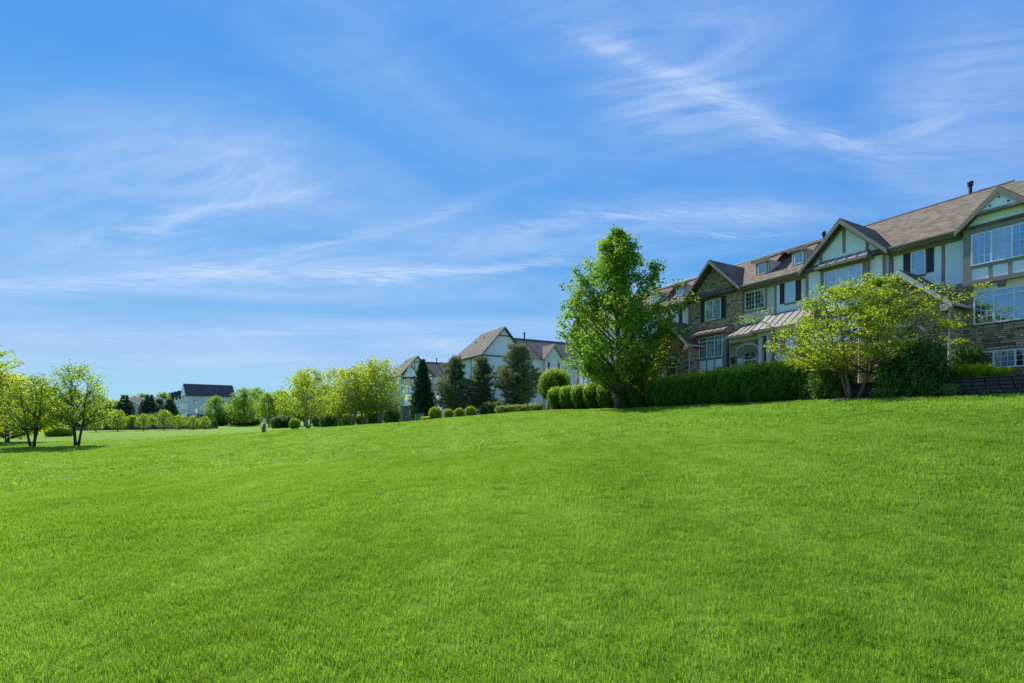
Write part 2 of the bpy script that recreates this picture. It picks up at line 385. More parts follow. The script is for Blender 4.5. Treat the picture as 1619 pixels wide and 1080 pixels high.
# ---- grass: tufts of blades set out by geometry nodes, one mass of grass
def tuft_mesh(seed, nb, rad, h0, h1, wd):
    r = np.random.RandomState(seed); V = []; F3 = []; F4 = []
    for k in range(nb):
        a = r.rand()*2*pi; d = rad*math.sqrt(r.rand()); bx, by = d*cos(a), d*sin(a)
        la = r.rand()*2*pi; lean = r.uniform(.1, .95); h = r.uniform(h0, h1); wa = r.rand()*pi; w2 = wd*r.uniform(.7, 1.3)/2
        wx, wy = w2*cos(wa), w2*sin(wa); i = len(V)
        p1 = (bx+cos(la)*lean*h*.28, by+sin(la)*lean*h*.28, h*.58); p2 = (bx+cos(la)*lean*h*.85, by+sin(la)*lean*h*.85, h*(1-.33*lean))
        V += [(bx-wx, by-wy, -.02), (bx+wx, by+wy, -.02), (p1[0]+wx*.85, p1[1]+wy*.85, p1[2]), (p1[0]-wx*.85, p1[1]-wy*.85, p1[2]), p2]
        F4.append((i, i+1, i+2, i+3)); F3.append((i+3, i+2, i+4))
    me = mesh_np('grass_tuft', V, [np.array(F4), np.array(F3)]); me.materials.append(MATS['grass_blade']); return me
def grass_field(name, label, tuft, r0, r1, dens, smin, smax, seed, hs=1.0):
    r = np.random.RandomState(seed)
    y0, y1, hw = -2 if r0 < 3 else r0*.3, r1, r1*1.25
    N = int(dens*(y1-y0)*2*hw)
    x = r.uniform(-hw, hw, N); y = r.uniform(y0, y1, N); d = np.hypot(x, y)
    ly = GS*x + GC*y
    k = (np.abs(x) < 1.22*y + 2.5) & (d >= r0*(.88+.24*r.rand(N))) & (d < r1*(.88+.24*r.rand(N))) & (ly < 27.75) & (y > 1.2)
    x, y = x[k], y[k]; z = tz(x, y)
    me = bpy.data.meshes.new(name); me.vertices.add(len(x)); me.vertices.foreach_set('co', np.stack([x, y, z], -1).astype(np.float32).ravel()); me.update()
    o = tag(add(name, me), label, 'grass', kind='stuff')
    to = bpy.data.objects.new('grass_tuft_shape', tuft)
    g = bpy.data.node_groups.new(name, 'GeometryNodeTree')
    g.interface.new_socket('Geometry', in_out='INPUT', socket_type='NodeSocketGeometry'); g.interface.new_socket('Geometry', in_out='OUTPUT', socket_type='NodeSocketGeometry')
    t = NT(g)
    gi, go = t.n('NodeGroupInput'), t.n('NodeGroupOutput')
    oi = t.n('GeometryNodeObjectInfo'); oi.inputs['Object'].default_value = to
    rv = t.n('FunctionNodeRandomValue', data_type='FLOAT_VECTOR'); rv.inputs[0].default_value = (-.18, -.18, 0); rv.inputs[1].default_value = (.18, .18, 6.283)
    rs = t.n('FunctionNodeRandomValue', data_type='FLOAT'); rs.inputs[2].default_value = smin; rs.inputs[3].default_value = smax; rs.inputs['Seed'].default_value = 5
    cb = t.n('ShaderNodeCombineXYZ', ins={0: rs.outputs[1], 1: rs.outputs[1], 2: t.m('MULTIPLY', rs.outputs[1], hs)})
    ip = t.n('GeometryNodeInstanceOnPoints', ins={'Points': gi.outputs[0], 'Instance': oi.outputs['Geometry'], 'Rotation': rv.outputs[0], 'Scale': cb.outputs[0]})
    t.put(go.inputs[0], ip.outputs[0])
    o.modifiers.new('tufts', 'NODES').node_group = g
    return o
T_near = tuft_mesh(1, 70, .085, .022, .058, .0029)
T_mid = tuft_mesh(2, 55, .13, .026, .065, .0056)
T_far = tuft_mesh(3, 55, .34, .03, .075, .018)
grass_field('lawn_grass', 'fine grass blades of the lawn closest to the camera', T_near, 0, 8.5, 190, .75, 1.25, 11)
grass_field('lawn_grass', 'mown grass blades across the middle of the lawn', T_mid, 8.5, 20, 75, .8, 1.3, 12)
grass_field('lawn_grass', 'mown grass on the farther rise of the lawn', T_far, 20, 62, 6.5, .8, 1.3, 13, .9)

# ------------------------------------------------------------------ building kit
UNIT = {}
def unit_box(mat):
    if mat not in UNIT:
        b = MB(); b.box(-.5, .5, -.5, .5, -.5, .5); me = b.mesh('board_'+mat); me.materials.append(MATS[mat]); UNIT[mat] = me
    return UNIT[mat]
class Bld:
    """a building in grid coordinates (x right along the facade, y inwards, z up); parts are children of one Empty"""
    def __init__(s, name, label, cat, o, rot=GROT, wpos=None, group=None):
        s.o = o
        wp = wpos or (*loc2w(o[0], o[1]), o[2])
        s.root = thing(name, label, cat, wp, rot, group)
    def mb(s, name, b, mat, parent=None, kind=None, label=None):
        ob = add(name, b.mesh(name, s.o), mat, parent or s.root)
        return tag(ob, label, kind=kind)
    def bx(s, name, x0, x1, y0, y1, z0, z1, mat, parent=None):
        p = parent or s.root
        ob = add(name, unit_box(mat), None, p)
        ob.location = ((x0+x1)/2-s.o[0], (y0+y1)/2-s.o[1], (z0+z1)/2-s.o[2]); ob.scale = (abs(x1-x0), abs(y1-y0), abs(z1-z0))
        return ob
    def trim(s, x0, x1, z0, z1, y, th=.04, mat='trim', name='trim_board'): return s.bx(name, x0, x1, y-th, y+.01, z0, z1, mat)
    def window(s, x0, x1, z0, z1, y, lights=1, cols=3, rows=4, glass='glass', transom=0, frame='white_frame', fw=.06, mull=.07, panes=True, tcols=None):
        """window > frame, muntin, pane. y = wall face; the frame stands proud of it and the panes lie back inside the frame"""
        b = MB(); yf, yb = y-.07, y+.01
        b.box(x0, x1, yf, yb, z0, z0+fw); b.box(x0, x1, yf, yb, z1-fw, z1)
        b.box(x0, x0+fw, yf+.002, yb, z0+fw, z1-fw); b.box(x1-fw, x1, yf+.002, yb, z0+fw, z1-fw)
        W_ = x1-x0-2*fw; lw = (W_-(lights-1)*mull)/lights; cells = []
        zt = z1-fw
        if transom:
            zb = z1-fw-transom
            b.box(x0+fw, x1-fw, yf+.004, yb, zb-mull, zb)
            zt = zb-mull
        for i in range(lights):
            a = x0+fw+i*(lw+mull)
            if i: b.box(a-mull, a, yf+.006, yb, z0+fw, z1-fw)
            g = glass[i % len(glass)] if isinstance(glass, (list, tuple)) else glass
            cells.append((a, a+lw, z0+fw, zt, cols, rows, g))
            if transom: cells.append((a, a+lw, z1-fw-transom, z1-fw, tcols or cols, 1, g))
        wo_ = s.mb('window', b, frame)
        m = MB(); mt = .0095
        for (a, c, d, e, nc, nr, g) in cells:
            for k in range(1, nc): xx = a+(c-a)*k/nc; m.box(xx-mt, xx+mt, y-.045, y-.02, d, e)
            for k in range(1, nr): zz = d+(e-d)*k/nr; m.box(a, c, y-.043, y-.022, zz-mt, zz+mt)
            if panes:
                for p in range(nc):
                    for q in range(nr):
                        pw, phh = (c-a)/nc, (e-d)/nr
                        ob = add('pane', unit_box(g), None, wo_)
                        ob.location = (a+pw*(p+.5)-s.o[0], y-.026-s.o[1], d+phh*(q+.5)-s.o[2]); ob.scale = (pw, .012, phh)
            else:
                ob = add('pane', unit_box(g), None, wo_); ob.location = ((a+c)/2-s.o[0], y-.026-s.o[1], (d+e)/2-s.o[2]); ob.scale = (c-a, .012, e-d)
        if m.v: s.mb('muntin_grid', m, 'muntin', wo_)
        return wo_
    def shutter(s, x0, x1, z0, z1, y, mat='shutter'):
        b = MB(); b.box(x0, x1, y-.035, y+.01, z0, z1); h = z1-z0
        sh = s.mb('shutter', b, mat)
        r = MB()
        for zz in (z0+.12*h, z0+.38*h, z0+.86*h): r.box(x0+.01, x1-.01, y-.055, y-.03, zz-.035, zz+.035)
        s.mb('batten', r, mat, sh)
    def gable_roof(s, cx, half, ze, zp, y0, y1, th=.16, over=.0, mat='shingle', rake='trim', rw=.24, name='roof'):
        """two slabs meeting at a ridge that runs inwards, with rake boards on the front edge"""
        sl = (zp-ze)/half; xe = half+over; zl = ze-over*sl
        b = MB()
        for sg in (-1, 1):
            poly = [(cx, zp), (cx+sg*xe, zl), (cx+sg*xe, zl-th), (cx, zp-th)]
            b.prism(poly if sg > 0 else poly[::-1], y0, y1)
        r = s.mb(name, b, mat)
        for sg in (-1, 1):
            k = MB(); v = rw*math.sqrt(1+sl*sl)
            poly = [(cx, zp-.03), (cx+sg*xe, zl-.03), (cx+sg*xe, zl-.03-v*.75), (cx, zp-.03-v)]
            k.prism(poly if sg > 0 else poly[::-1], y0-.05, y0-.003); s.mb('rake_board', k, rake, r)
        return r
    def gutter(s, x0, x1, y, z, mat='gutter'):
        b = MB(); b.prism([(y-.13, z), (y-.14, z-.05), (y-.10, z-.14), (y, z-.14), (y, z-.02), (y-.02, z)], x0, x1, 'x')
        return s.mb('gutter', b, mat)
    def downspout(s, x, y, z0, z1, mat='gutter_light', yg=None):
        b = MB(); yg = yg if yg is not None else y-.4
        b.tube([(x, yg, z1), (x, yg+.02, z1-.1), (x, y-.06, z1-.45), (x, y-.06, z0)], .045, 6); return s.mb('downspout', b, mat)
STONE_SHAPES = []
def stone_shapes():
    r = random.Random(3)
    for k in range(7):
        b = MB(); j = lambda a: r.uniform(-a, a)
        fr = [(-.5, -.5), (.5, -.5), (.5, .5), (-.5, .5)]
        back = [(x, .5, z) for x, z in fr]
        mid = [(x*(.97+j(.02)), -.1+j(.1), z*(.95+j(.04))) for x, z in fr]
        top = [(x*(.86+j(.06)), -.5+j(.18), z*(.74+j(.12))) for x, z in fr]
        b.v = back+mid+top
        for a in (0, 4):
            for q in range(4): b.f.append([a+q, a+(q+1) % 4, a+4+(q+1) % 4, a+4+q])
        b.f.append([8, 9, 10, 11]); me = b.mesh('stone'); me.materials.append(MATS['stone']); STONE_SHAPES.append(me)
stone_shapes()
def ashlar(x0, x1, z0, z1, openings=(), top=None, seed=1, hmin=.09, hmax=.19, wmin=.16, wmax=.52):
    """random coursed stones: list of (xa, xb, za, zb). top(z) gives allowed (xl, xr) at height z for a gable"""
    r = random.Random(seed); out = []; z = z0
    while z < z1-.04:
        h = min(r.uniform(hmin, hmax), z1-z); a, b = x0, x1
        if top:
            lr = top(z+h*.6)
            if lr is None: break
            a, b = max(a, lr[0]), min(b, lr[1])
        iv = [(a, b)]
        for (ox0, ox1, oz0, oz1) in openings:
            if z+h*.7 > oz0 and z+h*.3 < oz1:
                nv = []
                for p, q in iv:
                    if ox0 > p: nv.append((p, min(q, ox0)))
                    if ox1 < q: nv.append((max(p, ox1), q))
                iv = [t for t in nv if t[1]-t[0] > .03]
        for p, q in iv:
            x = p
            while x < q-.01:
                wd = r.uniform(wmin, wmax)
                if q-x-wd < wmin*.7: wd = q-x
                if r.random() < .22 and h > .13:
                    zm = z+h*r.uniform(.4, .6); out += [(x, x+wd, z, zm), (x, x+wd, zm, z+h)]
                else: out.append((x, x+wd, z, z+h))
                x += wd
        z += h
    return out
def lay_stones(B, lst, y, single=False, th=.07, seed=5, side=None):
    """front faces at about y; each stone an own part, or all joined as one veneer"""
    r = random.Random(seed); g = .012
    if single:
        for (a, b, c, d) in lst:
            ob = add('stone', r.choice(STONE_SHAPES), None, B.root)
            ob.location = ((a+b)/2-B.o[0], y-B.o[1]+th*.2, (c+d)/2-B.o[2]); ob.scale = (b-a-g, th*r.uniform(.8, 1.35), d-c-g)
    else:
        V = []; F = []
        sh = [(np.array([v.co[:] for v in m.vertices]), np.array([p.vertices[:] for p in m.polygons])) for m in STONE_SHAPES]
        nv = 0
        for (a, b, c, d) in lst:
            v, f = r.choice(sh)
            V.append(v*np.array((b-a-g, th*r.uniform(.8, 1.35), d-c-g)) + np.array(((a+b)/2-B.o[0], y-B.o[1]+th*.2, (c+d)/2-B.o[2]))); F.append(f+nv); nv += len(v)
        if V: tag(add('stone_veneer', mesh_np('stone_veneer', np.concatenate(V), np.concatenate(F)), 'stone', B.root), None, kind='stuff')
def lap_siding(B, x0, x1, z0, z1, y, mat, step=.115, top=None, axis='x', name='lap_siding'):
    b = MB(); z = z0
    while z < z1-.01:
        h = min(step, z1-z); lr = (x0, x1) if not top else top(z+h*.5)
        if lr and lr[1] > lr[0]:
            a, c = lr
            if axis == 'x': b.poly((a, y-.022, z), (c, y-.022, z), (c, y-.006, z+h), (a, y-.006, z+h)); b.poly((a, y, z), (c, y, z), (c, y-.022, z), (a, y-.022, z))
            else: b.poly((y+.022, a, z), (y+.022, c, z), (y+.006, c, z+h), (y+.006, a, z+h)); b.poly((y, a, z), (y, c, z), (y+.022, c, z), (y+.022, a, z))
        z += h
    return B.mb(name, b, mat)

# ------------------------------------------------------------------ the stone and stucco townhouse row on the right
T = Bld('townhouse_row', 'long stone and half-timbered townhouse row rising behind the clipped hedge', 'townhouses', (-25.0, 33.6, 2.4))
M_, BAY = 33.6, 33.0
b = MB(); b.box(-45.3, -5.9, M_, 43.4, 2.2, 11.25); T.mb('wall', b, 'stucco', label='pale stucco main wall')
RS = .6545
def roof_y(z): return 33.0 + (z-11.4)/RS
# main roof, hipped on the right, gabled on the left
b = MB(); e0, rz, ye, yr, yb = 11.40, 15.0, 32.95, 38.5, 44.05
L0, L1, HR = -45.75, -5.4, -10.9
b.poly((L0, ye, e0), (L1, ye, e0), (HR, yr, rz), (L0, yr, rz)); b.poly((L1, yb, e0), (L0, yb, e0), (L0, yr, rz), (HR, yr, rz)); b.poly((L1, ye, e0), (L1, yb, e0), (HR, yr, rz))
b.poly((L0, ye, e0-.16), (L0, yb, e0-.16), (L1, yb, e0-.16), (L1, ye, e0-.16)); b.poly((L0, ye, e0), (L0, yr, rz), (L0, yb, e0), (L0, yb, e0-.16), (L0, ye, e0-.16))
b.poly((L0, ye, e0), (L0, ye, e0-.16), (L1, ye, e0-.16), (L1, ye, e0)); b.poly((L1, ye, e0), (L1, ye, e0-.16), (L1, yb, e0-.16), (L1, yb, e0)); b.poly((L0, yb, e0), (L1, yb, e0), (L1, yb, e0-.16), (L0, yb, e0-.16))
ROOF = T.mb('roof', b, 'shingle', label='brown shingled main roof')
b = MB(); b.tube([(L0, yr, rz+.005), (HR, yr, rz+.005)], .07, 6); T.mb('ridge_cap', b, 'trim_dark', ROOF)
for x, z0, z1, r0 in ((-12.85, 14.9, 15.75, .085), (-21.1, 14.6, 15.35, .085)):
    b = MB(); yy = roof_y(z0+.05)+.1; b.tube([(x, yy, z0-.1), (x, yy, z1-.25)], r0, 10); b.tube([(x, yy, z1-.25), (x, yy, z1-.22)], r0*1.7, 10)
    b.tube([(x, yy, z1-.2), (x, yy, z1-.05), (x, yy, z1)], [r0*1.5, r0*1.85, r0*1.75], 10); T.mb('vent_pipe', b, 'black_metal', ROOF)
for a, c in ((-14.95, -11.55), (-24.6, -19.7), (-40.3, -29.6)):
    T.gutter(a, c, ye, e0+.01); T.trim(a, c, 11.0, 11.24, M_, .06)
    b = MB(); b.box(a, c, ye, M_, e0-.22, e0-.165); T.mb('soffit', b, 'gutter')

# unit A : projecting bay with its gable, at the right edge
ax0, ax1 = -11.25, -8.35
b = MB(); b.box(ax0, ax1, BAY, M_, 8.45, 11.3); b.prism([(ax0, 11.3), (ax1, 11.3), (-9.8, 12.75)], BAY, M_+1.5); T.mb('bay_wall', b, 'stucco')
T.gable_roof(-9.8, 1.72, 11.28, 12.97, 32.6, 36.0, over=.0)
T.trim(ax0-.03, ax0+.29, 8.46, 11.35, BAY, .05); T.trim(ax1-.29, ax1+.03, 8.46, 11.35, BAY, .05)
T.trim(ax0+.29, ax1-.29, 10.97, 11.22, BAY, .045); T.trim(ax0+.29, ax1-.29, 9.22, 9.37, BAY, .045); T.trim(ax0-.05, ax1+.05, 8.40, 8.62, BAY, .07)
for x in (-10.29, -9.57): T.trim(x-.0, x+.14, 8.62, 9.22, BAY, .04)
# small vented peak
b = MB(); b.prism([(-10.62, 11.93), (-8.98, 11.93), (-9.8, 12.72)], 32.66, 32.99); T.mb('peak_panel', b, 'stucco')
T.bx('trim_board', -10.80, -8.80, 32.60, 32.98, 11.82, 11.94, 'trim')
for x, z in ((-9.8, 12.42), (-10.13, 12.1), (-9.47, 12.1)):
    b = MB(); b.tube([(x, 32.63, z), (x, 32.67, z)], .045, 10); T.mb('vent_hole', b, 'black_metal')
T.window(-10.96, -8.64, 9.37, 10.97, BAY, 3, 3, 4, ['glass', 'glass_blind', 'glass'])
T.bx('wall_panel', ax0+.30, ax1-.3, 33.22, M_, 8.03, 8.42, 'cream')
for x in (-11.08, -9.85, -8.6):
    b = MB(); b.prism([(33.02, 8.40), (33.30, 8.40), (33.30, 8.12), (33.17, 8.12), (33.02, 8.28)], x-.13, x+.13, 'x'); T.mb('bracket', b, 'trim')
b = MB(); b.box(-12.3, -5.95, 33.34, M_, 2.3, 8.44); T.mb('stone_backing', b, 'mortar')
T.trim(-12.3, ax0, 8.45, 8.70, M_-.02, .10); T.trim(ax1, -5.95, 8.45, 8.70, M_-.02, .10)
T.window(-10.97, -8.62, 6.38, 8.04, 33.28, 3, 3, 4, 'glass', transom=.20, fw=.075)
T.window(-11.02, -8.55, 4.10, 5.00, 33.28, 3, 3, 3, ['glass_dark', 'glass_blind', 'glass_dark'], fw=.075)
opA = [(-10.99, -8.60, 6.36, 8.44), (-11.04, -8.53, 4.08, 5.02)]
lay_stones(T, ashlar(-12.25, -8.9, 3.2, 8.43, opA, seed=21, wmin=.2, wmax=.55), 33.30, True)
lay_stones(T, ashlar(-8.9, -5.95, 3.2, 8.43, opA, seed=22), 33.30)

# recessed wall between A and B : one window with shutters above the gabled porch
T.window(-13.82, -13.13, 9.66, 11.0, M_, 1, 3, 4); T.shutter(-14.19, -13.85, 9.66, 11.02, M_); T.shutter(-13.10, -12.76, 9.66, 11.02, M_)
T.trim(-13.85, -13.10, 9.54, 9.65, M_); T.trim(-12.41, -12.27, 8.7, 11.0, M_); T.trim(-14.98, -14.82, 6.0, 11.0, M_, .045)
T.downspout(-14.72, M_, 7.5, 11.35, 'trim_dark')
def entry_porch(cx, seed, sgn=1):
    """gabled stone porch with an arched entry"""
    y0 = 31.6; hw = 2.0; ze, zp = 7.45, 9.62
    b = MB(); b.box(cx-hw, cx+hw, y0+.06, M_, 2.6, 7.4); b.prism([(cx-hw, 7.4), (cx+hw, 7.4), (cx, 9.30)], y0+.06, M_); T.mb('porch_wall', b, 'mortar')
    T.gable_roof(cx, 2.3, ze, zp, y0-.3, M_+.02, rw=.26, rake='gutter_light')
    for sg in (-1, 1):
        b = MB(); b.prism([(cx+sg*1.78, 7.40), (cx+sg*2.33, 7.40), (cx+sg*2.33, 7.30), (cx+sg*2.05, 7.05), (cx+sg*1.78, 7.05)][::sg], y0-.30, y0+.02); T.mb('cornice_return', b, 'gutter_light')
        g = MB(); g.prism([(y0-.3, 7.28), (M_, 7.28), (M_, 7.40), (y0-.3, 7.40)], cx+sg*2.30-.06, cx+sg*2.30+.06, 'x'); T.mb('gutter', g, 'gutter_light')
        g = MB(); g.tube([(cx+sg*2.3, y0-.2, 7.3), (cx+sg*2.28, y0-.2, 7.2), (cx+sg*2.08, y0-.03, 6.95), (cx+sg*2.08, y0-.03, 3.4)], .05, 6); T.mb('downspout', g, 'gutter_light')
    op = [(cx-1.0, cx+1.0, 2.6, 6.55)]
    lay_stones(T, ashlar(cx-hw, cx+hw, 3.0, 9.2, op, (lambda z: (cx-hw, cx+hw) if z < 7.3 else (cx-(9.3-z)*1.05, cx+(9.3-z)*1.05)), seed=seed), y0+.02)
    for sg in (-1, 1):   # side walls of the porch
        V = [(a, c_, d, e) for (a, c_, d, e) in ashlar(y0+.1, M_-.3, 3.0, 7.25, seed=seed+3)]
        m = MB()
        for (a, c_, d, e) in V: m.box(cx+sg*hw-.01, cx+sg*(hw+.05+.03*rnd.random()), a+.008, c_-.008, d+.008, e-.008)
        tag(T.mb('stone_veneer', m, 'stone'), None, kind='stuff')
    entry(cx, y0+.06, 1.0, 6.1, 6.55)
def entry(cx, y, hw, zs, zt):
    """arched opening: dark recess, taupe surround, door with arched light"""
    pts = [(cx+hw*cos(t)*1.0, zs+(zt-zs)*sin(t)) for t in np.linspace(0, pi, 13)]
    b = MB(); b.prism([(cx-hw, 3.3)]+pts[::-1]+[(cx+hw, 3.3)], y-.03, y-.005); d = T.mb('door_surround', b, 'trim')
    arc = MB()
    for k in range(12):
        (xa, za), (xb, zb) = pts[k], pts[k+1]
        o = lambda x, z: (cx+(x-cx)*1.10, zs+(z-zs)*1.35+.03)
        arc.prism([(xa, za), o(xa, za), o(xb, zb), (xb, zb)], y-.12, y-.02)
    T.mb('arch_trim', arc, 'gutter_light', d)
    q = MB(); q.box(cx-.25, cx+.70, y-.06, y-.03, 3.4, 5.75); T.mb('door', q, 'door')
    q = MB(); q.box(cx-.10, cx+.12, y-.075, y-.055, 4.5, 5.55); T.mb('door_light', q, 'glass_dark', d)
    q = MB(); q.prism([(cx-.25, 5.85)]+[(cx-.25+.95*(1-cos(t))/2, 6.12+.22*sin(t)) for t in np.linspace(0, pi, 9)]+[(cx+.70, 5.85)], y-.07, y-.045); T.mb('arched_light', q, 'glass_dark', d)
    q = MB(); q.box(cx-.30, cx+.75, y-.075, y-.03, 5.76, 5.85); q.box(cx-.32, cx-.25, y-.078, y-.03, 3.4, 6.15); q.box(cx+.70, cx+.77, y-.078, y-.03, 3.4, 6.15)
    q.box(cx+.21, cx+.24, y-.08, y-.06, 5.85, 6.32); q.box(cx-.25, cx+.7, y-.082, y-.06, 6.03, 6.05); T.mb('door_frame', q, 'siding', d)
    q = MB(); q.box(cx-.85, cx-.42, y-.05, y-.03, 4.9, 6.0); q.box(cx-.85, cx-.42, y-.05, y-.03, 3.5, 4.75); T.mb('side_panel', q, 'siding', d)
entry_porch(-13.45, 31)

# unit B : half-timbered gable with a canopied triple window
cx = -17.2
b = MB(); b.prism([(-19.6, 11.2), (-14.9, 11.2), (cx, 13.70)], M_-.35, M_+2.6); b.box(-19.6, -14.9, M_-.35, M_, 6.2, 11.2); T.mb('gable_wall', b, 'stucco')
T.gable_roof(cx, 2.58, 11.33, 13.99, 32.72, 37.0)
yB = M_-.35
T.trim(-17.29, -17.12, 11.9, 13.45, yB); T.trim(-18.68, -18.52, 11.3, 12.2, yB); T.trim(-15.98, -15.82, 11.3, 12.2, yB)
T.trim(-19.6, -18.5, 11.2, 11.36, yB); T.trim(-15.9, -14.9, 11.2, 11.36, yB); T.trim(-19.6, -19.42, 6.2, 11.2, yB); T.trim(-15.08, -14.9, 6.2, 11.2, yB)
for sg in (-1, 1):
    b = MB(); p = [(cx, 13.72), (cx+sg*2.4, 11.25), (cx+sg*2.4, 11.05), (cx, 13.48)]; b.prism(p if sg > 0 else p[::-1], yB-.035, yB+.01); T.mb('trim_board', b, 'trim')
b = MB(); b.box(-18.5, -15.75, BAY-.02, yB, 8.0, 11.4); T.mb('bay_wall', b, 'trim')
T.window(-18.24, -16.02, 9.40, 10.92, BAY-.02, 3, 3, 4, ['glass', 'glass_blind', 'glass'])
for x in (-18.24, -17.48, -16.73): T.trim(x+.03, x+.65, 8.3, 9.2, BAY-.02, .02, 'stucco', 'wall_panel')
def canopy(x0, x1, yw, y0, zt, zb, seams, hip=.25):
    b = MB()
    b.poly((x0, y0, zb), (x1, y0, zb), (x1-hip, yw, zt), (x0+hip, yw, zt)); b.poly((x0, y0, zb), (x0+hip, yw, zt), (x0, yw, zb)); b.poly((x1, y0, zb), (x1, yw, zb), (x1-hip, yw, zt)); b.poly((x0, y0, zb), (x0, yw, zb), (x1, yw, zb), (x1, y0, zb)); b.poly((x0, yw, zb), (x0+hip, yw, zt), (x1-hip, yw, zt), (x1, yw, zb))
    c = T.mb('canopy_roof', b, 'bronze_metal')
    m = MB()
    for k in range(seams+1):
        f = k/seams; m.tube([(x0+(x1-x0)*f, y0-.005, zb+.015), (x0+hip+(x1-x0-2*hip)*f, yw-.01, zt+.012)], .018, 5)
    T.mb('standing_seam', m, 'black_metal', c)
    f = MB(); f.box(x0-.02, x1+.02, y0-.06, y0-.002, zb-.16, zb+.01); f.box(x0-.02, x0+.03, y0-.002, yw, zb-.16, zb-.005); f.box(x1-.03, x1+.02, y0-.002, yw, zb-.16, zb-.005); T.mb('fascia', f, 'gutter', c)
canopy(-18.55, -15.55, yB, 32.45, 11.72, 11.2, 5)
b = MB(); b.box(-19.6, -14.9, M_-.28, M_, 2.3, 6.2); T.mb('stone_backing', b, 'mortar')
lay_stones(T, ashlar(-19.55, -14.95, 3.0, 6.18, seed=41), M_-.32)
T.trim(-19.6, -14.9, 6.05, 6.24, yB, .10, 'siding'); T.window(-18.6, -15.9, 6.35, 7.95, yB, 3, 3, 4, 'glass', transom=.2)
T.window(-18.4, -16.3, 4.1, 5.0, M_-.40, 3, 2, 2, 'glass_dark')

# unit C : lap siding, shuttered window, dormers, metal porch roof and arched entry
lap_siding(T, -24.72, -22.02, 8.4, 11.0, M_-.002, 'siding')
T.trim(-22.02, -21.88, 8.0, 11.0, M_); T.trim(-24.75, -24.62, 8.4, 11.0, M_); T.trim(-19.78, -19.6, 6, 11.0, M_)
T.window(-24.32, -22.74, 9.60, 11.0, M_-.02, 2, 3, 4, 'glass_dark'); T.trim(-24.42, -22.64, 9.46, 9.60, M_, .06); T.trim(-22.74, -22.60, 9.6, 11.02, M_, .06); T.trim(-24.46, -24.32, 9.6, 11.02, M_, .06)
T.window(-21.24, -20.5, 9.60, 11.02, M_, 1, 3, 4, 'glass_blind'); T.shutter(-21.62, -21.27, 9.6, 11.04, M_); T.shutter(-20.47, -20.12, 9.6, 11.04, M_); T.trim(-21.3, -20.45, 9.46, 9.58, M_)
T.downspout(-19.68, M_, 7.5, 11.35, 'trim')
def dormer(x0, x1, z0=12.15, z1=13.22, y=34.35, win=True):
    b = MB(); b.box(x0, x1, y, 37.4, z0-.3, z1); d = T.mb('dormer', b, 'dormer_siding')
    s = MB(); zz = z0-.2
    while zz < z1-.02:
        yb_ = max(y, min(37.4, roof_y(zz)+.0)+.0); 
        for side, sg in ((x1, 1), (x0, -1)):
            s.poly((side+sg*.02, y, zz), (side+sg*.02, 37.3, zz), (side+sg*.004, 37.3, zz+.1), (side+sg*.004, y, zz+.1))
        zz += .1
    T.mb('lap_siding', s, 'dormer_siding', d)
    r = MB(); r.prism([(y-.3, z1), (38.45, z1+1.62), (38.45, z1+1.72), (y-.3, z1+.13)], x0-.17, x1+.17, 'x'); T.mb('dormer_roof', r, 'shingle', d)
    r = MB(); r.box(x0-.19, x1+.19, y-.34, y-.29, z1-.05, z1+.14); T.mb('fascia', r, 'gutter', d)
    r = MB(); r.box(x0, x1, y-.04, y, z0-.25, z0+.12); r.box(x0, x0+.15, y-.042, y, z0+.12, z1); r.box(x1-.15, x1, y-.042, y, z0+.12, z1); r.box(x0+.15, x1-.15, y-.043, y, z1-.1, z1); T.mb('trim_board', r, 'trim', d)
    m = (x0+x1)/2; T.window(m-.32, m+.32, z0+.16, z1-.12, y-.035, 1, 2, 2)
    for xx in (x0+.02, x1-.08):
        r = MB(); r.box(xx, xx+.06, y-.06, y-.04, z0-.05, z1-.12); T.mb('corner_strip', r, 'gutter_light', d)
dormer(-24.02, -22.9); dormer(-21.2, -20.15); dormer(-31.75, -30.62); dormer(-34.8, -33.7)
# porch roof
def porch_roof(x0, x1, yw, y0, zt, zb, hipl, seams):
    b = MB(); b.poly((x0, y0, zb), (x1, y0, zb), (x1, yw, zt), (x0+hipl, yw, zt)); b.poly((x0, yw, zb), (x0, y0, zb), (x0+hipl, yw, zt)); b.poly((x0, y0, zb), (x0, yw, zb), (x1, yw, zb), (x1, y0, zb)); b.poly((x1, y0, zb), (x1, yw, zb), (x1, yw, zt)); b.poly((x0, yw, zb), (x0+hipl, yw, zt), (x1, yw, zt), (x1, yw, zb))
    c = T.mb('porch_roof', b, 'bronze_metal'); m = MB()
    for k in range(seams+1):
        f = k/seams; xx = x0+(x1-x0)*f
        if xx-x0 < hipl*.98: t = (xx-x0)/hipl; m.tube([(xx, y0, zb+.015), (xx, y0+(yw-y0)*t, zb+(zt-zb)*t+.015)] if t > .05 else [(x0, y0, zb+.015), (x0+hipl, yw, zt+.015)], .02, 5)
        else: m.tube([(xx, y0-.005, zb+.015), (xx, yw-.01, zt+.015)], .02, 5)
    T.mb('standing_seam', m, 'black_metal', c)
    f = MB(); f.box(x0-.03, x1, y0-.08, y0-.002, zb-.17, zb+.015); f.box(x0-.03, x0+.03, y0-.002, yw, zb-.17, zb-.004); T.mb('gutter', f, 'gutter', c)
    f = MB(); f.box(x0+.04, x1, y0+.01, yw-.4, zb-.15, zb-.12); T.mb('soffit', f, 'gutter_light', c)
porch_roof(-24.75, -22.45, M_, 31.85, 8.68, 7.60, .75, 5); porch_roof(-22.4, -18.7, M_-.36, 31.5, 8.95, 7.66, .0, 7)
b = MB(); b.box(-24.9, -22.2, 32.6, M_, 2.4, 7.45); T.mb('stone_backing', b, 'mortar')
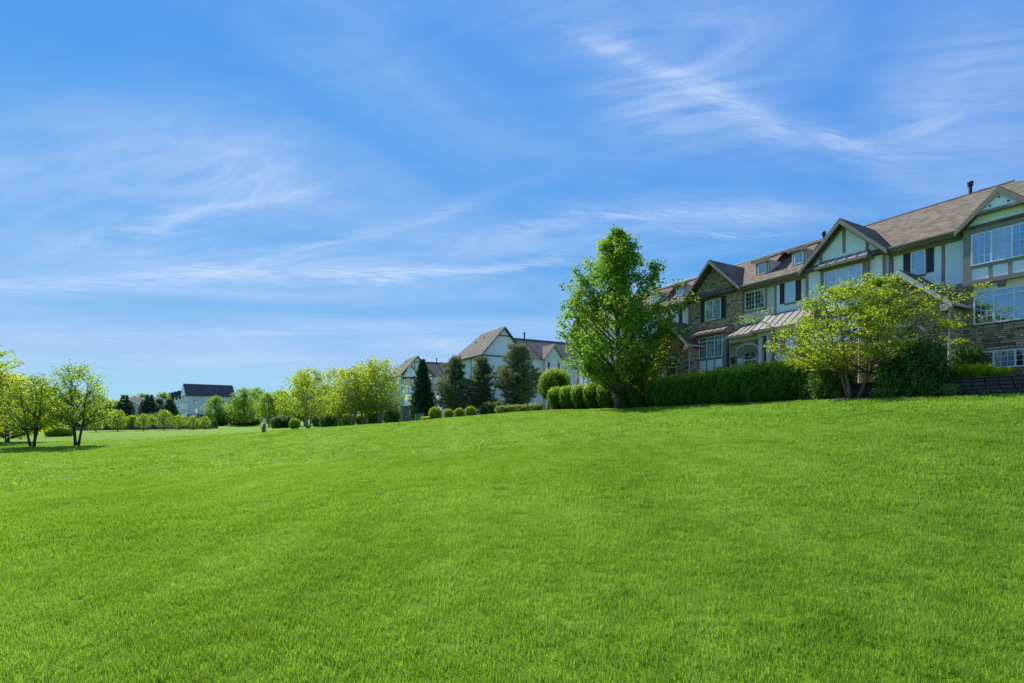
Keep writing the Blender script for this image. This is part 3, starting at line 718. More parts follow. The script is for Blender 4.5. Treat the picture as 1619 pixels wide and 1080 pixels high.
lay_stones(T, ashlar(-24.9, -22.2, 3.2, 7.42, [(-24.28, -22.52, 2.4, 6.9)], seed=51), 32.56)
T.trim(-24.9, -22.2, 7.2, 7.45, 32.52, .06, 'siding'); entry(-23.4, 32.6, .88, 6.45, 6.88)
for x in (-22.14, -21.55): T.bx('column', x, x+.26, 31.95, 32.2, 3.3, 7.30, 'siding')
T.bx('beam', -22.2, -18.8, 31.9, 32.25, 7.28, 7.52, 'siding')
T.bx('wall_panel', -21.9, -19.62, 32.9, M_, 2.4, 7.5, 'trim'); T.window(-21.6, -19.9, 6.25, 7.25, 32.88, 2, 3, 3, 'glass')
for x in (-21.55, -20.75): T.bx('wall_panel', x, x+.7, 32.86, 32.91, 5.0, 6.1, 'stucco')
q = MB(); q.box(-24.78, -24.45, 32.47, 32.52, 6.17, 6.42); T.mb('address_plaque', q, 'concrete')
q = MB(); q.box(-24.64, -24.50, 32.33, 32.47, 5.68, 5.95); q.prism([(-24.68, 5.95), (-24.46, 5.95), (-24.57, 6.12)], 32.31, 32.49); T.mb('lantern', q, 'black_metal')
T.downspout(-24.98, 32.75, 3.2, 7.5, 'gutter_light', 31.9)

# unit D and its mirror F : stone gables with shuttered twin window and canopied bay
def stone_gable(cx, seed, sg=1, detail=True):
    h = 2.45; yD = M_-.15
    b = MB(); b.box(cx-h, cx+h, yD, M_, 2.3, 11.3); b.prism([(cx-h, 11.3), (cx+h, 11.3), (cx, 13.85)], yD, M_+3); T.mb('stone_backing', b, 'mortar')
    op = [(cx-.88, cx+.68, 9.38, 11.15), (cx-1.2, cx+1.62, 2.3, 8.5)]
    lay_stones(T, ashlar(cx-h, cx+h, 3.0, 13.7, op, (lambda z: (cx-h, cx+h) if z < 11.2 else (cx-(13.8-z)*.94, cx+(13.8-z)*.94)), seed=seed, hmin=.1, hmax=.22, wmin=.2, wmax=.6), yD-.04)
    T.gable_roof(cx, 2.72, 11.38, 14.09, 32.75, 37.2, rw=.2)
    T.window(cx-.88, cx+.66, 9.40, 11.0, yD-.06, 2, 3, 4, 'glass_blind')
    q = MB(); q.prism([(cx-.9, 11.0), (cx+.68, 11.0)]+[(cx-.11+.79*cos(t), 11.0+.16*sin(t)) for t in np.linspace(.1, pi-.1, 9)], yD-.13, yD-.02); T.mb('arch_panel', q, 'gutter')
    T.shutter(cx-1.28, cx-.91, 9.38, 11.1, yD-.09); T.shutter(cx+.69, cx+1.06, 9.38, 11.1, yD-.09)
    x0, x1 = cx-1.19, cx+1.62; yb_ = 32.7
    q = MB(); q.box(x0, x1, yb_, yD, 4.6, 8.35); T.mb('bay_wall', q, 'trim')
    canopy(x0-.12, x1+.15, yD-.03, 32.28, 8.78, 8.30, 5)
    T.window(x0+.3, x1-.3, 6.33, 8.0, yb_, 3, 3, 4, ['glass', 'glass_blind', 'glass_blind'], transom=.24)
    for k in range(3):
        a = x0+.33+k*.755; T.trim(a, a+.62, 5.1, 6.15, yb_, .02, 'stucco', 'wall_panel')
stone_gable(-26.95, 61); stone_gable(-42.9, 71)
# unit E : stucco wall behind the maple
T.trim(-29.72, -29.58, 8.0, 11.0, M_); T.trim(-34.5, -29.7, 8.45, 8.65, M_, .06)
T.window(-31.62, -30.78, 9.6, 11.02, M_, 1, 3, 4); T.shutter(-30.74, -30.40, 9.55, 11.05, M_); T.shutter(-32.0, -31.66, 9.55, 11.05, M_)
for a in (-34.2, -36.6, -39.2):
    T.window(a-.6, a+.6, 9.6, 11.02, M_, 2, 3, 4); T.window(a-.8, a+.8, 6.3, 7.9, M_-.12, 2, 3, 4, panes=False)
b = MB(); b.box(-40.4, -29.6, M_-.1, M_, 2.3, 8.4); T.mb('stone_backing', b, 'mortar')
lay_stones(T, ashlar(-40.3, -29.6, 3.0, 8.4, [(a-.8, a+.8, 6.3, 7.9) for a in (-34.2, -36.6, -39.2)], seed=81, hmax=.24, wmin=.25, wmax=.7), M_-.12)
entry_porch(-29.95, 91)

# ------------------------------------------------------------------ other buildings of the same estate
def block(name, label, X0, timber, z0=1.5):
    """three-storey end block: hipped/gabled front wing and a long wing running back"""
    B = Bld(name, label, 'townhouses', (X0-6, 36, z0))
    R = X0; F_ = 32.1; Rg = 35.7; Bk = 39.4; e, p = 11.0, 15.4
    b = MB(); b.box(R-12, R, F_, Bk, .5, e+.02); b.prism([(F_, e), (Bk, e), (Rg, p-.25)], R-3, R-.02, 'x'); B.mb('wall', b, 'siding_blue')
    o = .45; zz = e-.12
    b = MB(); b.poly((R+.4, F_-o, zz), (R+.4, Rg, p), (R-7.6, Rg, p), (R-12.4, F_-o, zz)); b.poly((R+.4, Bk+o, zz), (R-12.4, Bk+o, zz), (R-7.6, Rg, p), (R+.4, Rg, p)); b.poly((R-12.4, F_-o, zz), (R-7.6, Rg, p), (R-12.4, Bk+o, zz))
    b.poly((R+.4, F_-o, zz-.16), (R-12.4, F_-o, zz-.16), (R-12.4, F_-o, zz), (R+.4, F_-o, zz)); b.poly((R-12.4, F_-o, zz-.16), (R-12.4, Bk+o, zz-.16), (R-12.4, Bk+o, zz), (R-12.4, F_-o, zz))
    b.poly((R+.4, F_-o, zz-.16), (R+.4, F_, zz-.16), (R-12, F_, zz-.16), (R-12.4, F_-o, zz-.16))
    b.poly((R+.4, F_-o, zz-.16), (R+.4, F_-o, zz), (R+.4, Rg, p), (R+.4, Bk+o, zz), (R+.4, Bk+o, zz-.16), (R+.4, Rg, p-.2))
    rf = B.mb('roof', b, 'shingle_grey')
    for yy, sg in ((F_-o, 1), (Bk+o, -1)):
        k = MB(); k.prism([(Rg, p-.02), (yy, zz-.02), (yy, zz-.26), (Rg, p-.34)][::sg], R+.41, R+.46, 'x'); B.mb('rake_board', k, 'trim_dark', rf)
    for xx, f in ((R-6.5, .55), (R-4.6, .70)):
        k = MB(); yy = F_+(Rg-F_)*f; z = e+(p-e)*f; k.tube([(xx, yy, z-.2), (xx, yy, z+.45)], .07, 6); B.mb('vent_pipe', k, 'black_metal', rf)
    B.bx('trim_board', R-.0, R+.06, F_, Bk, e-.25, e-.02, 'trim_dark'); B.bx('trim_board', R, R+.05, Rg-1.05, Rg+1.05, p-1.5, p-1.3, 'trim_dark')
    for yy in (F_+.08, Bk-.08): B.bx('corner_board', R, R+.06, yy-.09, yy+.09, 1., e-.25, 'trim_dark')
    for a in (R-11.9, R-8, R-4.): B.bx('corner_board', a-.09, a+.09, F_-.06, F_+.01, 1., e-.2, 'trim_dark')
    for a in (-10, -6, -2):
        for z in (9.3, 6.2, 3.4): B.window(R+a-.7, R+a+.7, z-.75, z+.75, F_, 2, 2, 2, 'glass', panes=False)
    B.bx('stone_base', R-12.03, R+.03, F_-.03, Bk+.03, .4, 4.2, 'foundation')
    B.gutter(R-12.3, R+.3, F_-o, zz, 'trim_dark')
    # rear wing, ridge running away from the viewer's left
    b = MB(); b.box(R-9.5, R-.3, Bk, Bk+26, .5, e); B.mb('wing_wall', b, 'siding'); b = MB()
    b.prism([(R+.1, e-.1), (R-4.9, 14.65), (R-9.9, e-.1)], Bk, Bk+26.4); B.mb('wing_roof', b, 'shingle_grey')
    b = MB(); b.tube([(R-4.9, Bk, 14.66), (R-4.9, Bk+26.4, 14.66)], .08, 6); B.mb('ridge_cap', b, 'black_metal')
    for yy in (Bk+2.5, Bk+11): b = MB(); b.tube([(R-4.4, yy, 14.1), (R-4.4, yy, 15.5)], .13, 8); b.tube([(R-4.4, yy, 15.5), (R-4.4, yy, 15.65)], .2, 8); B.mb('vent_pipe', b, 'black_metal')
    for gy in (Bk+5.2, Bk+15):
        b = MB(); b.box(R-.35, R+.25, gy-1.6, gy+1.6, .5, e); b.prism([(gy-1.6, e), (gy+1.6, e), (gy, 13.1)], R-4, R+.25, 'x'); B.mb('gable_wall', b, 'siding')
        b = MB()
        for sg in (-1, 1): b.prism([(gy, 13.35), (gy+sg*2.0, 10.85), (gy+sg*2.0, 10.7), (gy, 13.2)][::sg], R-4.2, R+.5, 'x')
        g = B.mb('gable_roof', b, 'shingle_grey')
        for sg in (-1, 1):
            b = MB(); b.prism([(gy, 13.33), (gy+sg*2.0, 10.83), (gy+sg*2.0, 10.55), (gy, 13.0)][::sg], R+.51, R+.56, 'x'); B.mb('rake_board', b, 'trim', g)
        for z0_, z1_ in ((9.0, 10.4), (5.8, 7.3), (2.9, 4.3)):
            yw = R+.27
            b = MB(); b.box(yw-.02, yw+.05, gy-.75, gy+.75, z0_, z1_); wn = B.mb('window', b, 'white_frame')
            for s_ in (-1, 1): b = MB(); b.box(yw+.03, yw+.06, gy+.06*s_, gy+.66*s_, z0_+.09, z1_-.09); B.mb('pane', b, 'glass', wn)
            for s_ in (-1, 1): b = MB(); b.box(yw-.02, yw+.05, gy+.8*s_, gy+1.12*s_, z0_, z1_); B.mb('shutter', b, 'shutter_red')
    for yy in (Bk+1.4, Bk+9.3, Bk+19):
        for z0_, z1_ in ((8.9, 10.3), (5.8, 7.2), (2.9, 4.3)):
            b = MB(); b.box(R-.31, R-.23, yy-.7, yy+.7, z0_, z1_); wn = B.mb('window', b, 'white_frame'); b = MB(); b.box(R-.25, R-.21, yy-.6, yy+.6, z0_+.1, z1_-.1); B.mb('pane', b, 'glass_blind', wn)
    if timber:   # half-timbered bay on the end gable
        gy = F_+1.9
        b = MB(); b.box(R, R+.7, gy-1.75, gy+1.75, 4.2, 10.6); b.prism([(gy-1.75, 10.6), (gy+1.75, 10.6), (gy, 13.0)], R-.5, R+.7, 'x'); B.mb('bay_wall', b, 'stucco'); b = MB()
        for sg in (-1, 1): b.prism([(gy, 13.35), (gy+sg*2.05, 10.45), (gy+sg*2.05, 10.25), (gy, 13.12)][::sg], R-.6, R+1.0, 'x')
        B.mb('gable_roof', b, 'trim')
        x = R+.70
        for a, c, z0_, z1_ in ((-.06, .06, 10.6, 12.8), (-1.75, -1.6, 4.2, 10.6), (1.6, 1.75, 4.2, 10.6), (-1.6, 1.6, 8.05, 8.2), (-1.6, 1.6, 6.9, 7.05), (-.6, -.5, 7.05, 8.05), (.5, .6, 7.05, 8.05)):
            B.bx('trim_board', x-.01, x+.05, gy+a, gy+c, z0_, z1_, 'trim')
        b = MB(); b.prism([(x, 10.55), (x+.75, 10.15), (x+.75, 10.05), (x, 10.05)], gy-1.75, gy+1.75); B.mb('canopy_roof', b, 'shutter')
        for k in range(3):
            for z0_, z1_ in ((8.25, 9.95), (5.2, 6.8)):
                a = gy-1.45+k*.99; b = MB(); b.box(x-.01, x+.05, a, a+.92, z0_, z1_); wn = B.mb('window', b, 'white_frame'); b = MB(); b.box(x+.03, x+.06, a+.1, a+.82, z0_+.1, z1_-.1); B.mb('pane', b, 'glass', wn)
        b = MB(); b.box(R+.02, R+.08, gy-.2, gy+1., 1.9, 3.2); wn = B.mb('window', b, 'white_frame'); b = MB(); b.box(R+.06, R+.1, gy-.1, gy+.9, 2., 3.1); B.mb('pane', b, 'glass_dark', wn)
        for yy in (Rg-.6, Rg+.6): B.bx('trim_board', R, R+.05, yy-.06, yy+.06, e, p-1.5, 'trim_dark')
    else:
        for yy in (F_+1.8, F_+5.4):
            for z in (6.0, 3.0): b = MB(); b.box(R, R+.07, yy-.6, yy+.6, z-.7, z+.7); wn = B.mb('window', b, 'white_frame'); b = MB(); b.box(R+.05, R+.09, yy-.5, yy+.5, z-.6, z+.6); B.mb('pane', b, 'glass', wn)
    return B
block('end_townhouse', 'pale hip-roofed townhouse block rising behind the three pines', -66.8, False)
block('end_townhouse', 'half-timbered townhouse block with black canopy behind the dark spruce', -107.6, True, 1.)

def far_row():
    ca, sa = .667, .745      # facade runs back to the left, end wall faces right
    rot = -math.atan2(sa, ca)
    B = Bld('grey_townhouse', 'grey-white townhouse row with dark slate roof standing far off on the left', 'townhouses', (0, 0, 0), rot, (-113.6, 175, .3))
    e, p, Dp, Ln = 9.0, 13.4, 14.7, 9.
    b = MB(); b.box(-Ln, 0, 0, Dp, -1, e); B.mb('wall', b, 'siding_blue'); b = MB()
    b.prism([(.45, e-.15), (-Ln/2, p), (-Ln-.45, e-.15)], -.5, Dp+.5); B.mb('roof', b, 'shingle_slate')
    b = MB(); b.box(-.02, .05, -.05, Dp, -1, 2.4); B.mb('stone_base', b, 'foundation')
    for yy in (2.4, 6.9, 11.5):
        for z in (3.7, 7.0):
            b = MB(); b.box(0, .08, yy-.75, yy+.75, z-.75, z+.75); wn = B.mb('window', b, 'white_frame')
            b = MB(); b.box(.06, .1, yy-.65, yy-.05, z-.65, z+.65); B.mb('pane', b, 'glass_dark', wn); b = MB(); b.box(.06, .1, yy+.05, yy+.65, z-.65, z+.65); B.mb('pane', b, 'glass_blind', wn)
    b = MB(); b.prism([(.2, e-.1), (-Ln/2, p-.2), (-Ln-.2, e-.1)], -.62, -.52); B.mb('rake_board', b, 'white_frame')
    b = MB(); b.box(-48, -Ln, 1.2, Dp, -1, e-.4); B.mb('row_wall', b, 'siding_blue'); b = MB(); b.prism([(.9, e-.5), (7, p-1.6), (Dp+.5, e-.5)], -48, -Ln, 'x'); B.mb('row_roof', b, 'shingle_slate')
    for k in range(5):
        x = -12.5-k*7.4
        b = MB(); b.box(x-2, x+2, .3, 1.3, -1, e-.4); b.prism([(x-2, e-.4), (x+2, e-.4), (x, e+2.2)], .3, 3); B.mb('gable_wall', b, 'stucco'); b = MB()
        for sg in (-1, 1): b.prism([(x, e+2.5), (x+sg*2.4, e-.6), (x+sg*2.4, e-.8), (x, e+2.3)][::sg], .0, 5)
        B.mb('gable_roof', b, 'shingle_slate')
        for z in (7.2, 3.6): B.window(x-.9, x+.9, z-.8, z+.8, .3, 2, 1, 1, 'glass_dark', panes=False)
    for a in (-7, -4.5, -2): 
        for z in (7.2, 3.6): B.window(a-.6, a+.6, z-.8, z+.8, 0, 1, 1, 1, 'glass_dark', panes=False)
far_row()
def far_house(name, label, X, Y, wd, e, p, rot, mat):
    B = Bld(name, label, 'house', (0, 0, 0), rot, (X, Y, tz1(X, Y)))
    b = MB(); b.box(-wd/2, wd/2, 0, 16, -1.5, e); b.prism([(-wd/2, e), (wd/2, e), (0, p-.3)], 0, 16); B.mb('wall', b, 'siding'); b = MB()
    for sg in (-1, 1): b.prism([(0, p), (sg*(wd/2+.6), e-.2), (sg*(wd/2+.6), e-.45), (0, p-.25)][::sg], -.5, 16.5)
    r = B.mb('roof', b, mat)
    for sg in (-1, 1): b = MB(); b.prism([(0, p), (sg*(wd/2+.6), e-.2), (sg*(wd/2+.6), e-.6), (0, p-.45)][::sg], -.6, -.51); B.mb('rake_board', b, 'white_frame', r)
    for a in (-wd*.25, wd*.2): B.window(a-.7, a+.7, 1.6, 3.1, 0, 1, 2, 2, 'glass_dark', panes=False)
far_house('gable_house', 'low house with tan front gable peeking above dark evergreens at far left', -118, 153, 12, 4.6, 7.9, .25, 'shingle_slate')
far_house('brown_roof_house', 'small house showing only a brown roof beside the grey townhouse row', -113., 160, 8.5, 5.6, 8.2, 1.1, 'shingle')

# ------------------------------------------------------------------ planting terrace and retaining wall
def lpt(lx, ly, z=None):
    X, Y = loc2w(lx, ly); return (X, Y, tz1(X, Y) if z is None else z)
b = MB()
xs = np.linspace(-46, -3, 44)
def ter(lx): return 3.38 if lx > -17 else 3.38 - (-17-lx)*.026
for k in range(len(xs)-1):
    a, c = xs[k], xs[k+1]
    ya = 28.35 if a > -17.2 else 29.75
    yc = 28.35 if c > -17.2 else 29.75
    b.poly((a, ya, ter(a)-.12), (c, yc, ter(c)-.12), (c, 31, ter(c)+.05), (a, 31, ter(a)+.05)); b.poly((a, 31, ter(a)+.05), (c, 31, ter(c)+.05), (c, 33.7, ter(c)+.1), (a, 33.7, ter(a)+.1))
b.poly((-46, 29.75, 1.5), (-46, 29.75, ter(-46)), (-46, 33.7, ter(-46)), (-46, 33.7, 1.5))
tb = add('planting_bed', b.mesh('planting_bed'), 'mulch', None, (0, 0, 0), (0, 0, GROT)); tag(tb, 'mulched planting terrace in front of the townhouses', kind='structure')
RW = thing('retaining_wall', 'dark brown block retaining wall below the planting terrace', 'wall', lpt(-10, 28.2, 2.4), GROT)
bl = MB(); bl.v = [(-.5, .5, -.5), (.5, .5, -.5), (.5, .5, .5), (-.5, .5, .5), (-.5, -.3, -.5), (.5, -.3, -.5), (.5, -.3, .5), (-.5, -.3, .5), (-.46, -.5, -.42), (.46, -.5, -.42), (.46, -.5, .42), (-.46, -.5, .42)]
bl.f = [[a+q, a+(q+1) % 4, a+4+(q+1) % 4, a+4+q] for a in (0, 4) for q in range(4)] + [[8, 9, 10, 11], [3, 2, 1, 0]]
BLK = bl.mesh('block'); BLK.materials.append(MATS['wall_block'])
for c in range(6):
    z = 2.36+c*.165; x = -16.6 + (.22 if c % 2 else 0)
    while x < -6.0:
        wd = rnd.choice((.40, .44, .46)); o = add('block', BLK, None, RW); o.location = (x+wd/2+10, rnd.uniform(-.012, .012)+c*.012, z+.0825-2.4); o.scale = (wd-.012, .28, .155); x += wd
for k in range(23):
    o = add('cap_block', BLK, None, RW); o.location = (-16.6+.23+k*.46+10, .05, 3.385-2.4); o.scale = (.452, .36, .075)
v = []
for c in range(6):
    x = -46 + (.22 if c % 2 else 0)
    while x < -16.7: v.append((x, x+.44, 2.15+c*.2, 2.15+c*.2+.19)); x += .45
m = MB()
for a, c_, d, e in v:
    if e < ter(a)+.05: m.box(a+10, c_+10, 1.45, 1.75, d-2.4, e-2.4)
tag(add('block_courses', m.mesh('block_courses'), 'wall_block', RW), None, kind='stuff')

# ------------------------------------------------------------------ plants
def unitv(n, r):
    v = r.normal(size=(n, 3)); return v/np.linalg.norm(v, axis=1)[:, None]
def leaves(C, N, S, r, asp=.62, fold=.22):
    """leaf quads: centres C, facing N, length S; slightly folded along the midrib"""
    n = len(C); T1 = unitv(n, r); T1 -= N*(T1*N).sum(1)[:, None]; T1 /= np.linalg.norm(T1, axis=1)[:, None]+1e-9; T2 = np.cross(N, T1)
    S = S[:, None]; h = .5*S
    V = np.stack([C-T1*h, C+T2*h*asp+N*h*fold, C+T1*h, C-T2*h*asp+N*h*fold], 1).reshape(-1, 3)
    return V, np.arange(4*n).reshape(-1, 4)
def gen_tree(name, seed, H, env, R, z0, limbs, twigs, lpc, leaf, clr, bark, leafm, stems=1, spread=.0, trunk_r=.2, up=.55, off=(0, 0), flat=.8, lobes=0., tl=.42, upb=.5, rag=.66):
    """returns (wood mesh, crown mesh). env(t): crown radius fraction at height fraction t of the crown (z0..H)"""
    r = np.random.RandomState(seed); wd = MB(); C = []
    st = []
    for k in range(stems):
        a = 2*pi*k/stems + r.uniform(-.4, .4); sp_ = spread*r.uniform(.7, 1.2) if stems > 1 else 0
        top = np.array((cos(a)*sp_+off[0]*.8, sin(a)*sp_+off[1]*.8, H*(r.uniform(.78, .93) if stems > 1 else .95))); base = np.array((cos(a)*.12*(stems > 1), sin(a)*.12*(stems > 1), -.15))
        P = []
        for q in np.linspace(0, 1, 9):
            p = base+(top-base)*q; p[:2] = base[:2] + (top[:2]-base[:2])*(q**(.8 if stems > 1 else 1)); p[:2] += r.normal(size=2)*.035*H*.12*(q > 0)
            P.append(p)
        tr = trunk_r/(math.sqrt(stems)*.95); rad = [tr*(1.28 if q == 0 else 1)*(1-q/8)**.85+.012 for q in range(9)]
        wd.tube(P, rad, 9); st.append((np.array(P), rad))
    g = 2.39996
    for i in range(limbs):
        P, rad = st[i % stems]; t = (i+.5)/limbs; t = .02+.98*t
        zt = z0+(H-z0)*t; a = i*g+r.uniform(-.5, .5); lob = 1+lobes*(sin(3*a+seed+4*t)+r.uniform(-.6, .6))
        rr = env(t)*R*r.uniform(rag, 1.05)*lob
        tip = np.array((cos(a)*rr+off[0]*t, sin(a)*rr+off[1]*t, zt))
        zb = max(z0*.45 if stems == 1 else H*.24, zt-rr*up-.04*H); q = np.clip(zb/P[-1][2], 0, .96)*8; k = int(q); base = P[k]+(P[min(k+1, 8)]-P[k])*(q-k)
        mid = (base+tip)/2+np.array((0, 0, -.06*rr))+r.normal(size=3)*.05*rr
        L = []
        for s_ in np.linspace(0, 1, 6): L.append((1-s_)**2*base+2*s_*(1-s_)*mid+s_*s_*tip)
        L = np.array(L); lr = min(rad[k]*.5, .010+.016*rr)
        wd.tube(L, [lr*(1-.8*s_)+.006 for s_ in np.linspace(0, 1, 6)], 5)
        for j in range(twigs):
            s_ = r.uniform(.28, 1.0) if j else 1.0
            f = s_*5; kk = min(int(f), 4); p = L[kk]+(L[kk+1]-L[kk])*(f-kk)
            d = unitv(1, r)[0]; d[2] = abs(d[2])*.7-.05; out = np.array((cos(a), sin(a), .15)); d = d*.8+out*.55; d /= np.linalg.norm(d)
            e = p+d*tl*R*(.22+.78*env(t))*r.uniform(.25, 1.)*(1.15-.5*s_)
            if e[2] < z0*.8: e[2] = z0*.8+r.rand()*.3
            wd.tube([p, (p+e)/2+r.normal(size=3)*.03, e], [.016, .011, .006], 4); C.append(e)
    C = np.array(C); n = len(C)*lpc
    cc = np.repeat(C, lpc, 0); sz = np.repeat(r.uniform(.6, 1.25, len(C)), lpc)
    pos = cc+np.clip(r.normal(size=(n, 3)), -1.7, 1.7)*np.array((1, 1, flat))*clr*sz[:, None]*.6
    N = unitv(n, r); N[:, 2] = np.abs(N[:, 2])+upb; N += (pos-cc)/clr*.35; N /= np.linalg.norm(N, axis=1)[:, None]
    V, F = leaves(pos, N, leaf*r.uniform(.6, 1.3, n), r)
    cr = mesh_np('crown', V, F); cr.materials.append(MATS[leafm]); tm = wd.mesh('trunk', fix=False); tm.materials.append(MATS[bark])
    tm.polygons.foreach_set('use_smooth', np.ones(len(tm.polygons), bool))
    return tm, cr
def gen_conifer(seed, H, R, whorls, per, z0, bark, mat, nl=.30, droop=.1, dens=16, shape=.9, irr=.15, nw=.10):
    r = np.random.RandomState(seed); wd = MB(); pos = []; dirs = []
    wd.tube([(0, 0, -.15), (0, 0, H*.5), (0, 0, H*.98)], [H*.019, H*.012, .02], 8)
    for i in range(whorls):
        t = (i+.3)/whorls; z = z0+(H-z0)*t; rr = R*(1-t)**shape*r.uniform(1-irr, 1+irr*.6)+.12
        rr *= min(1, .62+t*2.6)
        for k in range(per):
            a = 2*pi*(k+r.uniform(-.35, .35))/per+i*1.1; L = rr*r.uniform(.72, 1.08); u = np.array((cos(a), sin(a), 0)); rise = (.30+.5*t)-droop
            tip = np.array((0, 0, z))+u*L+np.array((0, 0, L*rise*.7)); base = np.array((0, 0, z)); midp = (base+tip)/2-np.array((0, 0, droop*L*.4))
            wd.tube([base, midp, tip], [.012+.018*L, .008+.01*L, .006], 4)
            m = max(4, int(dens*L))
            s = r.uniform(.18, 1.0, m)[:, None]; p = (1-s)**2*base+2*s*(1-s)*midp+s*s*tip
            side = np.array((-u[1], u[0], 0)); off = r.uniform(-1, 1, m)[:, None]*(1.05-s*.75)*L*.34
            p = p+side*off+np.array((0, 0, 1))*r.normal(size=(m, 1))*.07
            d = u*.7+side*np.sign(off)*.5+np.array((0, 0, .35))+r.normal(size=(m, 3))*.25
            pos.append(p); dirs.append(d)
    p = np.concatenate(pos); d = np.concatenate(dirs); d /= np.linalg.norm(d, axis=1)[:, None]
    q = 7; p = np.repeat(p, q, 0); d = np.repeat(d, q, 0)+r.normal(size=(len(p), 3))*.55; d /= np.linalg.norm(d, axis=1)[:, None]
    n = len(p); L = (nl*r.uniform(.6, 1.2, n))[:, None]; sd = np.cross(d, unitv(n, r)); sd /= np.linalg.norm(sd, axis=1)[:, None]
    V = np.stack([p, p+d*L*.55+sd*L*nw, p+d*L, p+d*L*.55-sd*L*nw], 1).reshape(-1, 3)
    cr = mesh_np('crown', V, np.arange(4*n).reshape(-1, 4)); cr.materials.append(MATS[mat]); tm = wd.mesh('trunk', fix=False); tm.materials.append(MATS[bark]); return tm, cr
def gen_bush(seed, sx, sy, sz, n, leaf, mat, ex=3.2, lump=.07, base=.12, corek=.80, wispy=.0, taper=0.):
    r = np.random.RandomState(seed); d = unitv(n, r); d[:, 2] = d[:, 2]*.98
    rad = (np.abs(d)**ex).sum(1)**(-1/ex)
    a = np.arctan2(d[:, 1], d[:, 0]); l = 1+lump*(np.sin(3*a+seed)*np.cos(4*d[:, 2]+seed*.7)+.7*np.sin(7*a+5*d[:, 2])+.6*np.sin(11*a-9*d[:, 2]+seed))
    dep = 1-np.abs(r.normal(size=n))*.085+wispy*np.maximum(r.normal(size=n), 0)*.12
    P = d*(rad*l*dep)[:, None]*np.array((sx/2, sy/2, sz/2)); P[:, 2] += sz/2
    k = P[:, 2] > base*sz*(.2+.8*r.rand(n)); P = P[k]; nn = len(P)
    tp = 1-taper*np.clip(1-P[:, 2:3]/(sz*.75), 0, 1); P[:, :2] *= tp
    N = d[k]*.8+unitv(nn, r)*.75; N[:, 2] += .25; N /= np.linalg.norm(N, axis=1)[:, None]
    V, F = leaves(P, N, leaf*r.uniform(.6, 1.3, nn), r)
    cr = mesh_np('foliage', V, F); cr.materials.append(MATS[mat])
    cs = MB(); U, Wn = 12, 8
    for i in range(Wn+1):
        for j in range(U):
            th = pi*i/Wn; a_ = 2*pi*j/U; dd = np.array((sin(th)*cos(a_), sin(th)*sin(a_), cos(th))); rr = (np.abs(dd)**ex).sum()**(-1/ex)*corek
            q = dd*rr*np.array((sx/2, sy/2, sz/2)); tq = 1-taper*max(0, min(1, 1-(q[2]+sz/2)/(sz*.75))); cs.v.append((q[0]*tq, q[1]*tq, max(q[2]+sz/2, .02+.0*j)))
    for i in range(Wn):
        for j in range(U): cs.f.append([i*U+j, i*U+(j+1) % U, (i+1)*U+(j+1) % U, (i+1)*U+j])
    cm = cs.mesh('branches', fix=False); cm.materials.append(MATS['twigs']); return cm, cr
def gen_blades(seed, n, rad, h, wd, mat, arch=.7, tips=False):
    r = np.random.RandomState(seed); V = []; F4 = []; F3 = []
    for k in range(n):
        a = r.rand()*2*pi; d0 = rad*.35*math.sqrt(r.rand()); b0 = np.array((cos(a)*d0, sin(a)*d0, -.03)); u = np.array((cos(a+r.normal()*.5), sin(a+r.normal()*.5), 0)); L = h*r.uniform(.6, 1.15); s = np.array((-u[1], u[0], 0))*wd*.5*r.uniform(.7, 1.3)
        o = arch*r.uniform(.2, 1.)*rad; i = len(V)
        P = [b0, b0+u*o*.25+np.array((0, 0, L*.55)), b0+u*o*.62+np.array((0, 0, L*.9)), b0+u*o+np.array((0, 0, L*(1-.28*arch*r.rand())))]
        V += [P[0]-s, P[0]+s, P[1]+s, P[1]-s, P[2]+s*.7, P[2]-s*.7, P[3]]; F4 += [(i, i+1, i+2, i+3), (i+3, i+2, i+4, i+5)]; F3.append((i+5, i+4, i+6))
    me = mesh_np('blades', V, [np.array(F4), np.array(F3)]); me.materials.append(MATS[mat]); return me
def plant(name, label, cat, shapes, parts, loc, rot=0, scale=1, group=None):
    t = thing(name, label, cat, loc, rot, group, scale)
    for pn, me in zip(parts, shapes): add(pn, me, None, t)
    return t
def at(x, Y):
    """a spot on the ground in photo column x at distance Y"""
    X = (x-809.5)/FPX*Y; return (X, Y, tz1(X, Y))
TR, BU = ('trunk', 'crown'), ('branches', 'foliage')
ORD = ['first', 'second', 'third', 'fourth', 'fifth', 'sixth', 'seventh', 'eighth', 'ninth', 'tenth', 'eleventh', 'twelfth', 'thirteenth', 'fourteenth']

# the maple in front of the hedge
env_m = lambda t: np.interp(t, [0, .06, .15, .28, .48, .67, .85, .94, 1.0], [.45, .80, .95, 1.0, .93, .74, .36, .13, .02])
MAPLE = gen_tree('maple', 4, 14.2, env_m, 4.8, 2.8, 104, 8, 50, .235, .50, 'bark', 'leaf_maple', trunk_r=.21, up=.85, lobes=.14, tl=.27, rag=.66, flat=.85)
plant('maple_tree', 'tall full green maple standing before the left part of the hedge', 'tree', MAPLE, TR, lpt(-31.0, 26.9), 1.1)
mr = MB(); mr.tube([(0, 0, -.05), (0, 0, .035)], [1.0, .75], 18)
MR = mr.mesh('mulch_ring'); MR.materials.append(MATS['mulch'])
